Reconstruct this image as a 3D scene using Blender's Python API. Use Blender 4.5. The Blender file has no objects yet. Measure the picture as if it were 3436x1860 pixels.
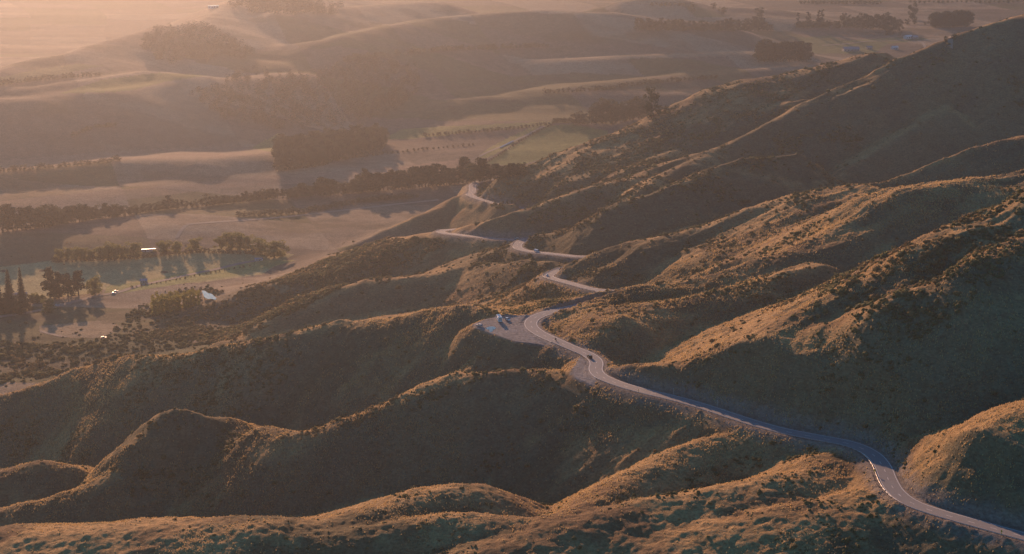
import bpy, bmesh, math, random
import numpy as np
from mathutils import Vector, Matrix

# ------------------------------------------------------------------ camera, world, sun, exposure
SC = bpy.context.scene
R = math.radians
PITCH, FOC, CAMZ = 16.0, 5449.0, 434.0          # degrees down, focal length in photo pixels, metres
SUN_AZ, SUN_EL = -16.0, 12.0                    # azimuth right of +Y, elevation
cam = bpy.data.cameras.new("camera"); camo = bpy.data.objects.new("camera", cam)
SC.collection.objects.link(camo); SC.camera = camo
cam.sensor_width = 36.0; cam.lens = 36.0 * FOC / 3436.0
cam.clip_start = 1.0; cam.clip_end = 30000.0
camo.location = (0, 0, CAMZ); camo.rotation_euler = (R(90 - PITCH), 0, 0)
w = bpy.data.worlds.new("World"); SC.world = w; w.use_nodes = True
nt = w.node_tree; bg = nt.nodes["Background"]
sky = nt.nodes.new("ShaderNodeTexSky"); sky.sky_type = 'NISHITA'; sky.sun_disc = False
sky.sun_elevation = R(SUN_EL); sky.sun_rotation = R(SUN_AZ); sky.altitude = 600
sky.dust_density = 0.6
sky.ozone_density = 5.0; sky.air_density = 1.0
tint = nt.nodes.new("ShaderNodeMix"); tint.data_type = 'RGBA'; tint.blend_type = 'MULTIPLY'; tint.inputs[0].default_value = 1.0
tint.inputs[7].default_value = (0.58, 1.10, 1.10, 1); nt.links.new(sky.outputs[0], tint.inputs[6]); nt.links.new(tint.outputs[2], bg.inputs[0]); bg.inputs[1].default_value = 0.085
sl = bpy.data.lights.new("sun", 'SUN'); so = bpy.data.objects.new("sun", sl); SC.collection.objects.link(so)
sl.energy = 5.0; sl.angle = R(0.5); sl.color = (1.0, 0.54, 0.30)
sd = Vector((math.sin(R(SUN_AZ)) * math.cos(R(SUN_EL)), math.cos(R(SUN_AZ)) * math.cos(R(SUN_EL)), math.sin(R(SUN_EL))))
so.rotation_euler = sd.to_track_quat('Z', 'Y').to_euler()
SC.view_settings.view_transform = 'Standard'; SC.view_settings.look = 'None'
SC.view_settings.exposure = 0.75; SC.view_settings.gamma = 1.0
SC.render.engine = 'CYCLES'
SC.cycles.max_bounces = 5; SC.cycles.diffuse_bounces = 2; SC.cycles.glossy_bounces = 2
SC.cycles.transparent_max_bounces = 8; SC.cycles.volume_bounces = 0
SC.cycles.use_denoising = True
HAZE_D, HAZE_G = 0.00017, 0.8

# ------------------------------------------------------------------ projection helpers (D = photo coordinates at 2576 px width)
K = 3436.0 / 2576.0
sp, cp = math.sin(R(PITCH)), math.cos(R(PITCH))
def ray(X, Y):
    u = (X * K - 1718.0) / FOC; v = -(Y * K - 930.0) / FOC
    return np.array([u, cp + v * sp, -sp + v * cp])
def P(X, Y, z):
    d = ray(X, Y); t = (z - CAMZ) / d[2] if z < 350 else z / d[1]
    if z >= 350: z = CAMZ + d[2] * t
    return np.array([d[0] * t, d[1] * t, z])
def proj(x, y, z):
    zc = z - CAMZ
    f = y * cp - zc * sp
    X = (x / f * FOC + 1718.0) / K
    Y = (930.0 - (y * sp + zc * cp) / f * FOC) / K
    return X, Y

# ------------------------------------------------------------------ noise
def hash2(ix, iy, seed):
    n = (ix.astype(np.int64) * 374761393 + iy.astype(np.int64) * 668265263 + seed * 144665) & 0x7fffffff
    n = ((n ^ (n >> 13)) * 1274126177) & 0x7fffffff
    n = (n ^ (n >> 16)) & 0xffffff
    return (n / float(0xffffff)).astype(np.float32)
def vnoise(x, y, seed=0):
    fx = np.floor(x); fy = np.floor(y)
    tx = (x - fx); ty = (y - fy)
    tx = tx * tx * (3 - 2 * tx); ty = ty * ty * (3 - 2 * ty)
    a = hash2(fx, fy, seed); b = hash2(fx + 1, fy, seed); c = hash2(fx, fy + 1, seed); d = hash2(fx + 1, fy + 1, seed)
    return (a + (b - a) * tx) * (1 - ty) + (c + (d - c) * tx) * ty - 0.5
def fbm(x, y, oct=4, seed=0, gain=0.5):
    s = 0; a = 1.0
    for o in range(oct):
        c, t = math.cos(0.7 * o), math.sin(0.7 * o)
        s = s + a * vnoise((c * x - t * y) * 2 ** o + 17.3 * o, (t * x + c * y) * 2 ** o - 9.1 * o, seed + o)
        a *= gain
    return s
def sstep(a, b, x):
    t = np.clip((x - a) / (b - a), 0, 1); return t * t * (3 - 2 * t)

#TERRAIN_BEGIN
# ------------------------------------------------------------------ ridge crests: (X, Y, z[, w]); kn, kf = slope of near and far side
RIDGES = []
def ridge(pts, kn=0.52, kf=0.55, w=9, cap=None, bench=None, endk=.72):
    RIDGES.append((pts, kn, kf, w, cap, bench, endk))
# right-hand mountain spurs, far to near (a third value above 350 is the distance instead of the height)
ridge([(2300,200,1810),(2257,150,1800),(2217,136,1793),(2190,137,1790),(2116,154,1780),(2049,171,1770),(1949,198,1755),(1880,204,1747)], .5, .55, 18)
ridge([(1949,198,1755),(1865,208,1745),(1781,231,1732),(1719,262,1720),(1654,288,1708),(1594,321,1695),(1513,348,1683),(1460,365,1675),(1420,382,1670)], .13, .55, 16, bench=(95, .62))
ridge([(1460,365,1675),(1393,395,1667),(1309,422,1660),(1272,437,1660),(1248,449,1664)], .7, .55, 8, endk=2.2)
ridge([(2010,210,1762),(1950,240,1738),(1850,285,1712),(1760,345,1657),(1700,375,1613),(1600,420,1572),(1500,462,1548),(1450,485,1565)], .62, .5, 12, cap=(62, 68))
ridge([(2760,-20,1760),(2577,32,1720),(2518,47,1705),(2434,74,1690),(2367,104,1675),(2257,147,1650),(2217,174,1640),(2183,198,1632),(2121,221,1620),(2036,254,1600),
       (1949,301,1580),(1895,330,1568),(1832,358,1555),(1781,372,1542),(1714,395,1525),(1600,440,1495),(1500,462,1470),(1460,472,1460),(1409,494,1445),(1356,520,1430),(1299,530,1425),
       (1255,545,1430),(1192,562,1455),(1136,579,1480)], .62, .55, 8, cap=(52, 59))
ridge([(2580,52,1712),(2528,67,1692),(2505,87,1676),(2490,112,1662),(2470,135,1650)], .65, .5, 7)
ridge([(2384,117,1664),(2350,145,1648),(2310,180,1626),(2284,203,1612),(2270,225,1600)], .65, .5, 7)
ridge([(2240,178,1632),(2183,214,1610),(2121,241,1597),(2083,278,1580),(2049,301,1568),(2030,325,1560),(1990,345,1550)], .65, .5, 7)
ridge([(2380,260,1578),(2300,315,1538),(2217,365,1512),(2176,398,1495),(2133,425,1478),(2066,465,1450),(1985,478,1432),(1902,468,1420),(1860,492,1408),(1830,515,1400),(1812,532,1392)], .66, .5, 6)
ridge([(2577,230,1600),(2500,290,1572),(2440,330,1548),(2400,365,1530),(2360,400,1510),(2320,430,1490)], .66, .5, 5)
ridge([(1990,385,1440),(1925,398,1425),(1865,402,1410),(1832,418,1400),(1781,435,1385),(1714,465,1365),(1627,495,1350),(1570,508,1346),(1527,525,1345),(1486,549,1350),(1426,572,1360),
       (1352,589,1372),(1322,608,1380)], .62, .55, 10, cap=(43, 49))
ridge([(1780,372,1530),(1740,400,1500),(1690,430,1470),(1640,462,1440)], .6, .5, 8)
ridge([(2720,300,1265),(2577,338,1255),(2518,355,1250),(2461,372,1242),(2401,398,1235),(2334,422,1228),(2284,438,1225),(2217,457,1222),(2130,462,1220),(2066,470,1218),(1999,485,1215),
       (1949,502,1210),(1882,520,1205),(1815,545,1200),(1751,565,1195),(1714,580,1192),(1674,591,1190),(1594,612,1185),(1577,619,1183),(1513,634,1180),(1445,664,1185)], .6, .55, 9, cap=(32, 38))
ridge([(2183,492,1170),(2146,529,1150),(2082,545,1140),(2049,562,1130),(1999,592,1115),(1948,619,1105),(1880,650,1090)], .25, .5, 16)
ridge([(2170,462,1200),(2110,478,1190),(2076,488,1185),(2010,525,1165),(1955,562,1150),(1898,606,1130),(1858,646,1110)], .3, .4, 16)
ridge([(1660,594,1182),(1627,606,1172),(1560,646,1160),(1523,666,1154),(1487,694,1150)], .65, .45, 7, cap=(32, 38))
ridge([(2700,410,1090),(2577,438,1075),(2480,452,1062),(2380,462,1050),(2283,474,1035),(2240,495,1028),(2150,560,1010),(2060,600,1000),(1950,650,985),(1848,680,975),(1791,700,970),(1719,713,965),
       (1650,715,960),(1594,714,955),(1523,740,945),(1460,757,935),(1413,772,930)], .42, .45, 14)
ridge([(2060,660,960),(1975,690,945),(1928,715,937),(1902,725,930),(1855,731,926),(1791,746,922),(1714,758,915),(1640,768,905),(1570,790,890),(1530,810,880)], .6, .3, 10)
ridge([(1560,795,880),(1530,820,872),(1505,850,865)], .6, .4, 12)
ridge([(2720,420,810),(2577,508,800),(2517,549,794),(2504,569,792),(2434,579,785),(2317,616,775),(2283,636,771),(2250,662,768),(2200,696,768),(2140,722,768),(2076,757,765),(2020,795,761),(1949,830,757),(1890,856,757)], .14, .5, 10, cap=(0, 26), bench=(40, .72), endk=.9)
ridge([(2076,757,765),(1999,802,760),(1949,830,756),(1882,857,758),(1830,880,761),(1781,897,765),(1714,914,772),(1650,918,782),(1594,919,793),(1544,924,802)], .6, .5, 12, cap=(0, 26))
ridge([(2720,570,782),(2577,605,753),(2500,640,735),(2440,662,724),(2330,720,729),(2250,738,732),(2180,757,740),(2080,802,743),(2010,832,750)], .66, .5, 10, cap=(0, 26))
ridge([(2800,960,615),(2640,1020,607),(2577,1047,603),(2551,1070,600),(2501,1096,596),(2434,1106,594),(2384,1112,597),(2333,1115,603),(2290,1124,611)], .34, .5, 16, cap=(0, 26))
ridge([(2640,1110,590),(2500,1150,579),(2400,1185,577),(2340,1200,580),(2310,1225,584)], .5, .35, 12, cap=(0, 26))
# lower spurs on the left of the road
ridge([(1171,488,1690),(1148,496,1684),(1108,522,1672),(1058,539,1660),(1017,559,1650),(984,575,1640),(924,602,1620),(880,620,1600)], .55, .5, 6)
ridge([(1100,583,56),(1058,589,53),(1000,605,46),(924,633,37),(857,664,29),(790,690,23),(730,712,18),(660,745,13)], .40, .3, 16)
ridge([(1010,615,46),(924,655,34),(862,683,28),(770,696,23),(703,708,20),(653,721,17),(613,738,14),(552,757,10)], .4, .3, 12)
ridge([(1290,622,72),(1259,626,71),(1225,642,70),(1190,656,68),(1150,674,67),(1127,680,66),(1080,689,63),(1008,699,60),(964,703,58),(924,706,56),(857,722,52),
       (800,745,48),(770,766,45),(737,778,42),(703,795,38),(670,815,34),(626,847,28),(569,860,22)], .5, .45, 10)
ridge([(1445,662,91),(1426,664,89),(1393,658,88),(1359,652,87),(1326,656,84),(1309,665,82),(1265,667,77),(1241,665,74),(1195,662,69)], .5, .5, 7)
ridge([(1326,656,84),(1322,680,1243),(1305,712,1230),(1288,736,1222),(1245,748,1216),(1200,770,1208),(1170,790,1200)], .6, .5, 8)
ridge([(1368,706,93),(1345,725,89),(1310,745,82),(1280,775,74),(1240,800,64)], .42, .45, 12)
ridge([(1480,745,97),(1450,765,92),(1400,785,84),(1350,795,76)], .42, .45, 12)
ridge([(920,735,50),(907,743,48),(882,758,44),(857,773,40),(820,795,34),(780,815,28)], .5, .4, 6)
ridge([(1300,800,147),(1249,789,147),(1209,780,148),(1178,770,148),(1158,768,148),(1108,772,144),(1058,782,140),(1008,797,135),(957,806,131),(857,805,127),(793,823,121),
       (720,843,115),(653,855,110),(569,868,104),(519,879,102),(450,892,97),(402,900,93),(335,899,87),(288,904,82),(214,923,74),(187,930,71),(110,963,64),(40,985,59),(0,997,56),(-120,1030,48)], .62, .6, 6)
ridge([(1440,932,150),(1373,935,147),(1292,934,145),(1218,943,143),(1158,944,140),(1091,967,136),(1024,997,132),(957,1024,128),(857,1054,122),(767,1084,116),
       (733,1089,114),(700,1080,113),(666,1074,112),(653,1081,110),(590,1117,100)], 0.62, 0.75, 9, endk=1.1)
ridge([(590,1117,100),(577,1085,102),(559,1049,106),(519,1046,110),(469,1029,114),(445,1027,115),(415,1040,113),(382,1081,107),(328,1117,101),(316,1150,96),(300,1175,92),(285,1194,89),(234,1211,86),(174,1235,81),(80,1265,75),(-40,1290,68)], .6, .7, 7)
ridge([(-60,1195,60),(0,1188,66),(60,1170,70),(110,1160,71),(160,1163,68),(190,1178,60)], .45, .5, 9)
ridge([(1255,832,147.2),(1300,838,147.5),(1350,848,147.8),(1400,866,148.5)], .62, .6, 10, endk=1.6)
# foreground
ridge([(-120,1360,132),(0,1352,138),(100,1345,141),(218,1343,143),(301,1337,144),(435,1335,146),(569,1328,147),(670,1326,148),(720,1333,147),(745,1350,144)], .30, .5, 18)
ridge([(770,1350,142),(803,1338,143),(862,1318,144),(924,1292,146),(991,1268,147),(1058,1255,147),(1108,1240,147),(1175,1228,146),(1215,1232,143)], .45, .5, 9)
ridge([(700,1375,142),(780,1362,144),(857,1348,146),(941,1328,148),(1024,1308,149),(1108,1298,150),(1158,1298,150),(1225,1308,150),(1339,1311,151),(1426,1302,152),(1493,1268,152),(1547,1231,152),
       (1594,1188,153),(1660,1161,154),(1719,1127,155),(1748,1114,156),(1800,1100,157),(1841,1092,157),(1858,1080,158)], .40, .85, 11)
ridge([(1130,1400,148),(1250,1372,150),(1342,1346,152),(1376,1328,153),(1443,1315,154),(1527,1300,155),(1627,1273,157),(1719,1255,159),(1815,1231,161),(1915,1211,163),(1965,1198,164),(2049,1182,165),
       (2090,1140,165),(2120,1130,165),(2176,1146,166)], .24, .8, 14)
ridge([(1500,1394,148),(1700,1350,156),(1850,1310,161),(2000,1275,165),(2100,1260,167),(2185,1240,168)], .24, .8, 16)
ridge([(1900,1420,152),(2050,1380,158),(2150,1335,162),(2230,1290,166)], .35, .8, 12)
ridge([(-200,1420,126),(100,1394,132),(400,1394,138),(650,1400,140)], .2, .85, 14)
# valley country
ridge([(-100,610,9),(0,604,9),(84,592,9),(184,594,9),(254,584,9),(301,584,9),(402,567,9),(469,562,8)], 0.22, .10, 50)
ridge([(-100,508,12),(0,505,12),(117,488,12),(201,485,12),(278,478,12),(402,460,12),(536,447,11),(700,438,9),(800,430,7)], 0.18, .12, 40)
ridge([(-100,440,22),(0,435,22),(44,428,22),(214,418,23),(300,406,24),(420,402,24),(502,404,24),(650,390,21),(720,380,17),(800,374,10)], 0.3, .12, 14)
ridge([(150,348,12),(181,341,20),(234,321,27),(285,315,29),(402,305,31),(435,309,30),(485,316,27),(560,322,22),(690,335,14)], .22, .26, 16)
ridge([(-150,262,64),(0,251,66),(84,248,66),(177,232,66),(270,228,66),(370,215,64),(500,202,60),(600,196,58),(700,188,55),(820,180,48),(950,185,36),(1060,200,24)], 0.33, .2, 20)
ridge([(-60,222,72),(90,219,72),(180,205,73),(241,196,73),(351,181,72),(402,182,71),(450,188,70),(512,191,66)], 0.27, .3, 12)
ridge([(-60,200,76),(0,192,76),(100,178,78),(200,165,78),(280,160,74)], .2, .2, 20)
ridge([(-200,230,70),(0,177,82),(60,157,84),(120,143,86),(184,134,88),(234,114,90),(301,97,93),(362,80,96),(402,66,98),(502,56,100),(536,37,103),(569,13,108),(610,-8,112),(700,-40,112)], 0.21, .4, 16)
ridge([(640,118,66),(720,112,74),(790,104,80),(857,90,88),(890,82,89),(967,67,90),(1008,60,90),(1058,50,90),(1142,41,90),(1218,34,91),(1286,30,91),(1376,24,91),(1460,31,89),(1543,32,86),(1604,40,80),(1700,50,69),(1800,58,58)], 0.3, .25, 13)
ridge([(690,30,104),(780,24,100),(860,20,96),(960,10,92),(1100,5,86)], 0.26, .3, 14)
ridge([(600,150,60),(700,160,58),(760,170,52),(850,175,45)], 0.32, .3, 26)
ridge([(1222,180,23),(1322,152,41),(1426,149,43),(1527,144,43),(1594,137,43),(1719,136,41),(1905,130,35),(1990,130,27)], 0.28, .15, 12)
ridge([(1250,240,10),(1296,231,20),(1393,224,22),(1527,208,24),(1660,197,24),(1719,189,24),(1900,175,22),(2050,168,18),(2200,160,14)], 0.27, .10, 12)
ridge([(1040,280,8),(1065,271,16),(1142,251,20),(1225,243,20),(1270,246,18)], 0.28, .2, 10)
ridge([(1210,262,8),(1229,254,14),(1259,248,16),(1326,241,17),(1527,236,17),(1700,235,16)], 0.27, .08, 10)
ridge([(1290,280,4),(1322,274,8),(1409,271,9),(1430,267,11),(1450,272,7)], .2, .2, 10)
ridge([(1500,24,48),(1517,17,56),(1560,4,66),(1620,-4,70),(1700,-4,66),(1760,8,52),(1800,24,36)], .25, .25, 12)
ridge([(1740,50,26),(1800,42,32),(1880,38,34),(1950,44,30),(2050,52,22)], .2, .12, 16)
ridge([(1700,26,40),(1760,20,44),(1850,20,40),(1950,26,32)], .2, .15, 20)
ridge([(2000,93,8),(2060,94,9),(2120,96,8),(2180,104,6)], .12, .12, 16)
ridge([(1100,322,5),(1150,318,8),(1250,310,9),(1350,306,9),(1480,300,8)], .14, .06, 14)

ROAD_VIS = [  # (X, Y, z) visible centreline, near to far; ('w', x, y, z) hidden stretches
 (2760,1395,179),(2600,1357,176.5),(2450,1316,174),(2350,1288,172),(2290,1266,170.5),(2252,1238,169.5),(2233,1205,168.5),(2222,1172,167.5),(2195,1140,166.5),
 (2140,1116,165.5),(2060,1102,163.5),(1960,1083,161.5),(1870,1057,159.5),(1780,1026,157.5),(1700,1003,156),(1620,985,154.5),(1550,965,152.5),(1508,946,151.3),(1496,930,150.6),
 (1503,912,150),(1486,894,149.3),(1440,876,148.6),(1395,856,148),(1355,838,147.4),(1334,821,147),(1336,805,146.8),(1358,793,146.5),(1383,785,146),
 ('w',62,972,141),('w',118,1000,132),('w',145,1040,122),('w',122,1085,113),('w',85,1100,107.5),
 (1500,732,104.5),(1440,715,101),(1395,703,98),(1378,697,96.5),(1382,690,95.5),(1400,682,94),(1415,676,92.5),
 ('w',62,1232,90),('w',100,1248,88.5),('w',118,1268,87),('w',96,1286,86),
 (1470,649,84),(1405,641,81),(1345,635,78),(1312,630,76),(1299,621,74.5),(1305,610,73),
 ('w',10,1379,72),('w',17,1387,71),('w',13,1394,70),
 (1300,604,69),(1260,603,67),(1200,597,64),(1140,590,60.5),(1113,587,58.5),(1105,582,57.5),(1118,579,56.5),
 ('w',-46,1512,48.5),('w',0,1560,46),('w',22,1592,47.5),
 (1290,522,49),(1250,514,47),(1210,503,45),(1186,494,43.5),(1179,488,42.5),(1190,484,41.5),
 ('w',-45,1760,39),('w',0,1800,36)]
def chaikin(p, n=3):
    for _ in range(n):
        q = [p[0]]
        for a, b in zip(p[:-1], p[1:]): q += [a * .75 + b * .25, a * .25 + b * .75]
        q.append(p[-1]); p = q
    return np.array(p)
road_pts = [P(*p) if p[0] != 'w' else np.array(p[1:], float) for p in ROAD_VIS]
road_c = chaikin([np.asarray(p, float) for p in road_pts])
def resample(c, step):
    d = np.r_[0, np.cumsum(np.linalg.norm(np.diff(c[:, :2], axis=0), axis=1))]
    s = np.arange(0, d[-1], step)
    return np.stack([np.interp(s, d, c[:, i]) for i in range(3)], 1), s
road_c, road_s = resample(road_c, 2.0)
for seg in ([0, 26], [32, 38], [43, 48], [53, 59], [62, 66]):        # the bench the road runs on
    RIDGES.append(([tuple(p) + ('xyz',) for p in road_pts[seg[0]:seg[1]]], .68, .6, 5, None, None, .72))
RHW = 4.6                                         # half width of seal and shoulder

# ------------------------------------------------------------------ height evaluation
def smax(a, b, s=5.0):
    return np.maximum(a, b) + np.maximum(s - np.abs(a - b), 0) ** 2 / (4 * s)
def road_cap(x, y, i0, i1, s=0.55):
    """on the downhill (left) side of a road stretch the slope above the road may not carry on"""
    q = np.array(road_pts[i0:i1]); best = np.full(x.shape, 1e6); cap = np.full(x.shape, 1e6)
    for i, (a, b) in enumerate(zip(q[:-1], q[1:])):
        e = b[:2] - a[:2]; L = math.sqrt(float(e @ e))
        px, py = x - a[0], y - a[1]
        tr = (px * e[0] + py * e[1]) / (L * L); t = np.clip(tr, 0, 1)
        d = np.hypot(px - t * e[0], py - t * e[1]); left = e[0] * py - e[1] * px > 0
        over = np.maximum((-tr * L) if i == 0 else 0, ((tr - 1) * L) if i == len(q) - 2 else 0); over = np.maximum(over, 0)
        c = np.where(left, a[2] + (b[2] - a[2]) * t - .5 - s * np.maximum(d - RHW, 0) + 2.5 * over, 1e6)
        bt = d < best; best = np.where(bt, d, best); cap = np.where(bt, c, cap)
    return cap
def eval_ridges(x, y):
    h = np.full(x.shape, -400.0, np.float32)
    near = np.zeros(x.shape, np.float32)
    for pts, kn, kf, wd, cap, bench, endk in RIDGES:
        q = np.array([P(*p[:3]) if len(p) < 4 else np.array(p[:3], float) - [0, 0, .6] for p in pts])
        valley = q[:, 1].mean() > 1500 and q[:, 2].max() < 125 and kn < .32 and kf < .5
        kmin = min(kn, kf); rad = (q[:, 2].max() / kmin + 120)
        m = (x > q[:, 0].min() - rad) & (x < q[:, 0].max() + rad) & (y > q[:, 1].min() - rad) & (y < q[:, 1].max() + rad)
        if not m.any(): continue
        xs, ys = x[m], y[m]
        ds, zs, ss, es = [], [], [], []
        for si, (a, b) in enumerate(zip(q[:-1], q[1:])):
            e = b[:2] - a[:2]; L2 = float(e @ e) + 1e-6; L = math.sqrt(L2)
            px, py = xs - a[0], ys - a[1]
            tr = (px * e[0] + py * e[1]) / L2; t = np.clip(tr, 0, 1)
            dx, dy = px - t * e[0], py - t * e[1]
            d = np.sqrt(dx * dx + dy * dy)
            over = np.zeros_like(d)                                  # how far the point lies beyond an open end
            if si == 0: over = np.maximum(over, -tr * L)
            if si == len(q) - 2: over = np.maximum(over, (tr - 1) * L)
            es.append((over / (d + 1e-3)).astype(np.float32))
            # side: +1 on the camera side of the segment
            nx, ny = -e[1] / L, e[0] / L
            if nx * -a[0] + ny * -a[1] < 0: nx, ny = -nx, -ny
            ds.append(d.astype(np.float32)); zs.append((a[2] + (b[2] - a[2]) * t).astype(np.float32)); ss.append(((dx * nx + dy * ny) / (d + 1e-3)).astype(np.float32))
        ds = np.stack(ds); dm = ds.min(0)
        wt = np.exp(-(ds - dm) / (4.0 + 0.08 * dm)); ws = wt.sum(0)
        zc = (wt * np.stack(zs)).sum(0) / ws; sc_ = (wt * np.stack(ss)).sum(0) / ws
        k = kf + (kn - kf) * (0.5 + 0.5 * sc_)
        k = k + np.clip((wt * np.stack(es)).sum(0) / ws, 0, 1) * max(0.0, (endk if not valley else 1.3 * kmin) - 0.5 * (kn + kf))
        best = zc - k * (np.sqrt(dm * dm + wd * wd) - wd)
        if bench is not None: best = best - (bench[1] - kn) * np.maximum(dm - bench[0], 0) * np.clip(.5 + .8 * sc_, 0, 1)
        if cap is not None: best = np.minimum(best, road_cap(xs, ys, *cap, s=.68))
        h[m] = smax(h[m], best, 3.0 if not valley else 5.0)
    return h
def base_h(x, y):
    # valley floor, rising a little towards the foot of the hills
    hb = 2.5 * fbm(x / 340.0, y / 260.0, 3, 11) + 5.0 * vnoise(x / 620. + .2 * y / 120., y / 120., 12) + 2.4 * vnoise(x / 300. - 3.1, y / 62., 13)
    foot = np.clip((1500 - y) / 400.0, 0, 1)
    hb = hb + 10 * foot * foot + 3.0 * foot * fbm(x / 60., y / 60., 3, 5)
    # far end of the valley drops to the left and lifts into hills far off
    hb = hb - 45 * sstep(2500, 3600, y) * sstep(-200, -700, x + 0.12 * (y - 2500))
    hb = hb + 260 * sstep(4600, 8000, y) + 60 * fbm(x / 900., y / 900., 4, 3) * sstep(4200, 5200, y)
    return hb.astype(np.float32)
def road_profile(x, y, h):
    """cut and fill round the road; returns h, distance to centreline, road z"""
    d = np.full(x.shape, 1e3, np.float32); rz = np.zeros(x.shape, np.float32)
    c = road_c[::2]
    idx = np.nonzero((x > c[:, 0].min() - 60) & (x < c[:, 0].max() + 60) & (y > c[:, 1].min() - 60) & (y < c[:, 1].max() + 60))
    # coarse binning for speed
    xs, ys = x[idx], y[idx]; dd = np.full(xs.shape, 1e3, np.float32); zz = np.zeros(xs.shape, np.float32)
    order = np.argsort(ys, kind='stable'); ysort = ys[order]
    for a, b in zip(c[:-1], c[1:]):
        lo = np.searchsorted(ysort, min(a[1], b[1]) - 45); hi = np.searchsorted(ysort, max(a[1], b[1]) + 45)
        if hi <= lo: continue
        o = order[lo:hi]
        o = o[np.abs(xs[o] - (a[0] + b[0]) / 2) < 50]
        e = b[:2] - a[:2]; L2 = float(e @ e) + 1e-6
        px, py = xs[o] - a[0], ys[o] - a[1]
        t = np.clip((px * e[0] + py * e[1]) / L2, 0, 1)
        q = np.hypot(px - t * e[0], py - t * e[1])
        bt = q < dd[o]; ob = o[bt]
        dd[ob] = q[bt]; zz[ob] = (a[2] + (b[2] - a[2]) * t)[bt]
    d[idx] = dd; rz[idx] = zz
    ex = np.maximum(d - RHW, 0)
    nz = 1 + .22 * fbm(x / 5., y / 5., 2, 91) * sstep(22, 6, ex)
    up = rz + (1.05 * ex + .5 * np.maximum(ex - 14, 0)) * nz; dn = rz - 0.62 * np.maximum(ex - 1.2, 0) * nz - 1.0 * np.maximum(ex - 8, 0)
    m = d < 45
    h2 = np.where(m, np.clip(h, dn, up), h)
    h2 = np.where(d < RHW + 1.0, rz - 0.12, h2)
    return h2.astype(np.float32), d, rz

LOOK = [P(*p) for p in [(1195,815,147.2),(1225,803,147.2),(1258,797,147.2),(1292,796,147.1),(1330,793,147),(1350,800,147),(1350,830,147.2),(1400,862,147.6),(1392,868,147.6),(1345,862,147.4),(1300,858,147.3),(1262,845,147.3),(1225,832,147.2),(1200,824,147.2)]]
PULL = [P(*p) for p in [(1462,902,149.6),(1455,918,150),(1440,932,150.3),(1452,946,150.6),(1490,962,151.2),(1500,940,150.8),(1490,915,150)]]
def poly_mask(px, py, poly):
    ins = np.zeros(px.shape, bool); n = len(poly); j = n - 1
    for i in range(n):
        xi, yi, xj, yj = poly[i][0], poly[i][1], poly[j][0], poly[j][1]
        c = ((yi > py) != (yj > py)) & (px < (xj - xi) * (py - yi) / (yj - yi + 1e-9) + xi)
        ins ^= c; j = i
    return ins
def poly_dist(px, py, poly):
    d = np.full(px.shape, 1e3, np.float32); n = len(poly)
    for i in range(n):
        a = np.array(poly[i][:2]); e = np.array(poly[(i + 1) % n][:2]) - a
        t = np.clip(((px - a[0]) * e[0] + (py - a[1]) * e[1]) / (e @ e), 0, 1)
        d = np.minimum(d, np.hypot(px - a[0] - t * e[0], py - a[1] - t * e[1]))
    return np.where(poly_mask(px, py, poly), -d, d)
def flatten(x, y, h, poly, z):
    P_ = np.array(poly); m = (x > P_[:, 0].min() - 40) & (x < P_[:, 0].max() + 40) & (y > P_[:, 1].min() - 40) & (y < P_[:, 1].max() + 40)
    d = poly_dist(x[m], y[m], poly); ex = np.maximum(d, 0)
    h[m] = np.clip(h[m], z - 0.10 - .62 * np.maximum(ex - 1.0, 0) - .8 * np.maximum(ex - 9, 0), z - 0.10 + 1.0 * ex)
    return h
def mnt_mask(x, y, h):
    return sstep(6, 22, h) * sstep(1950, 1750, y + 0.0 * x) 

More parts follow.
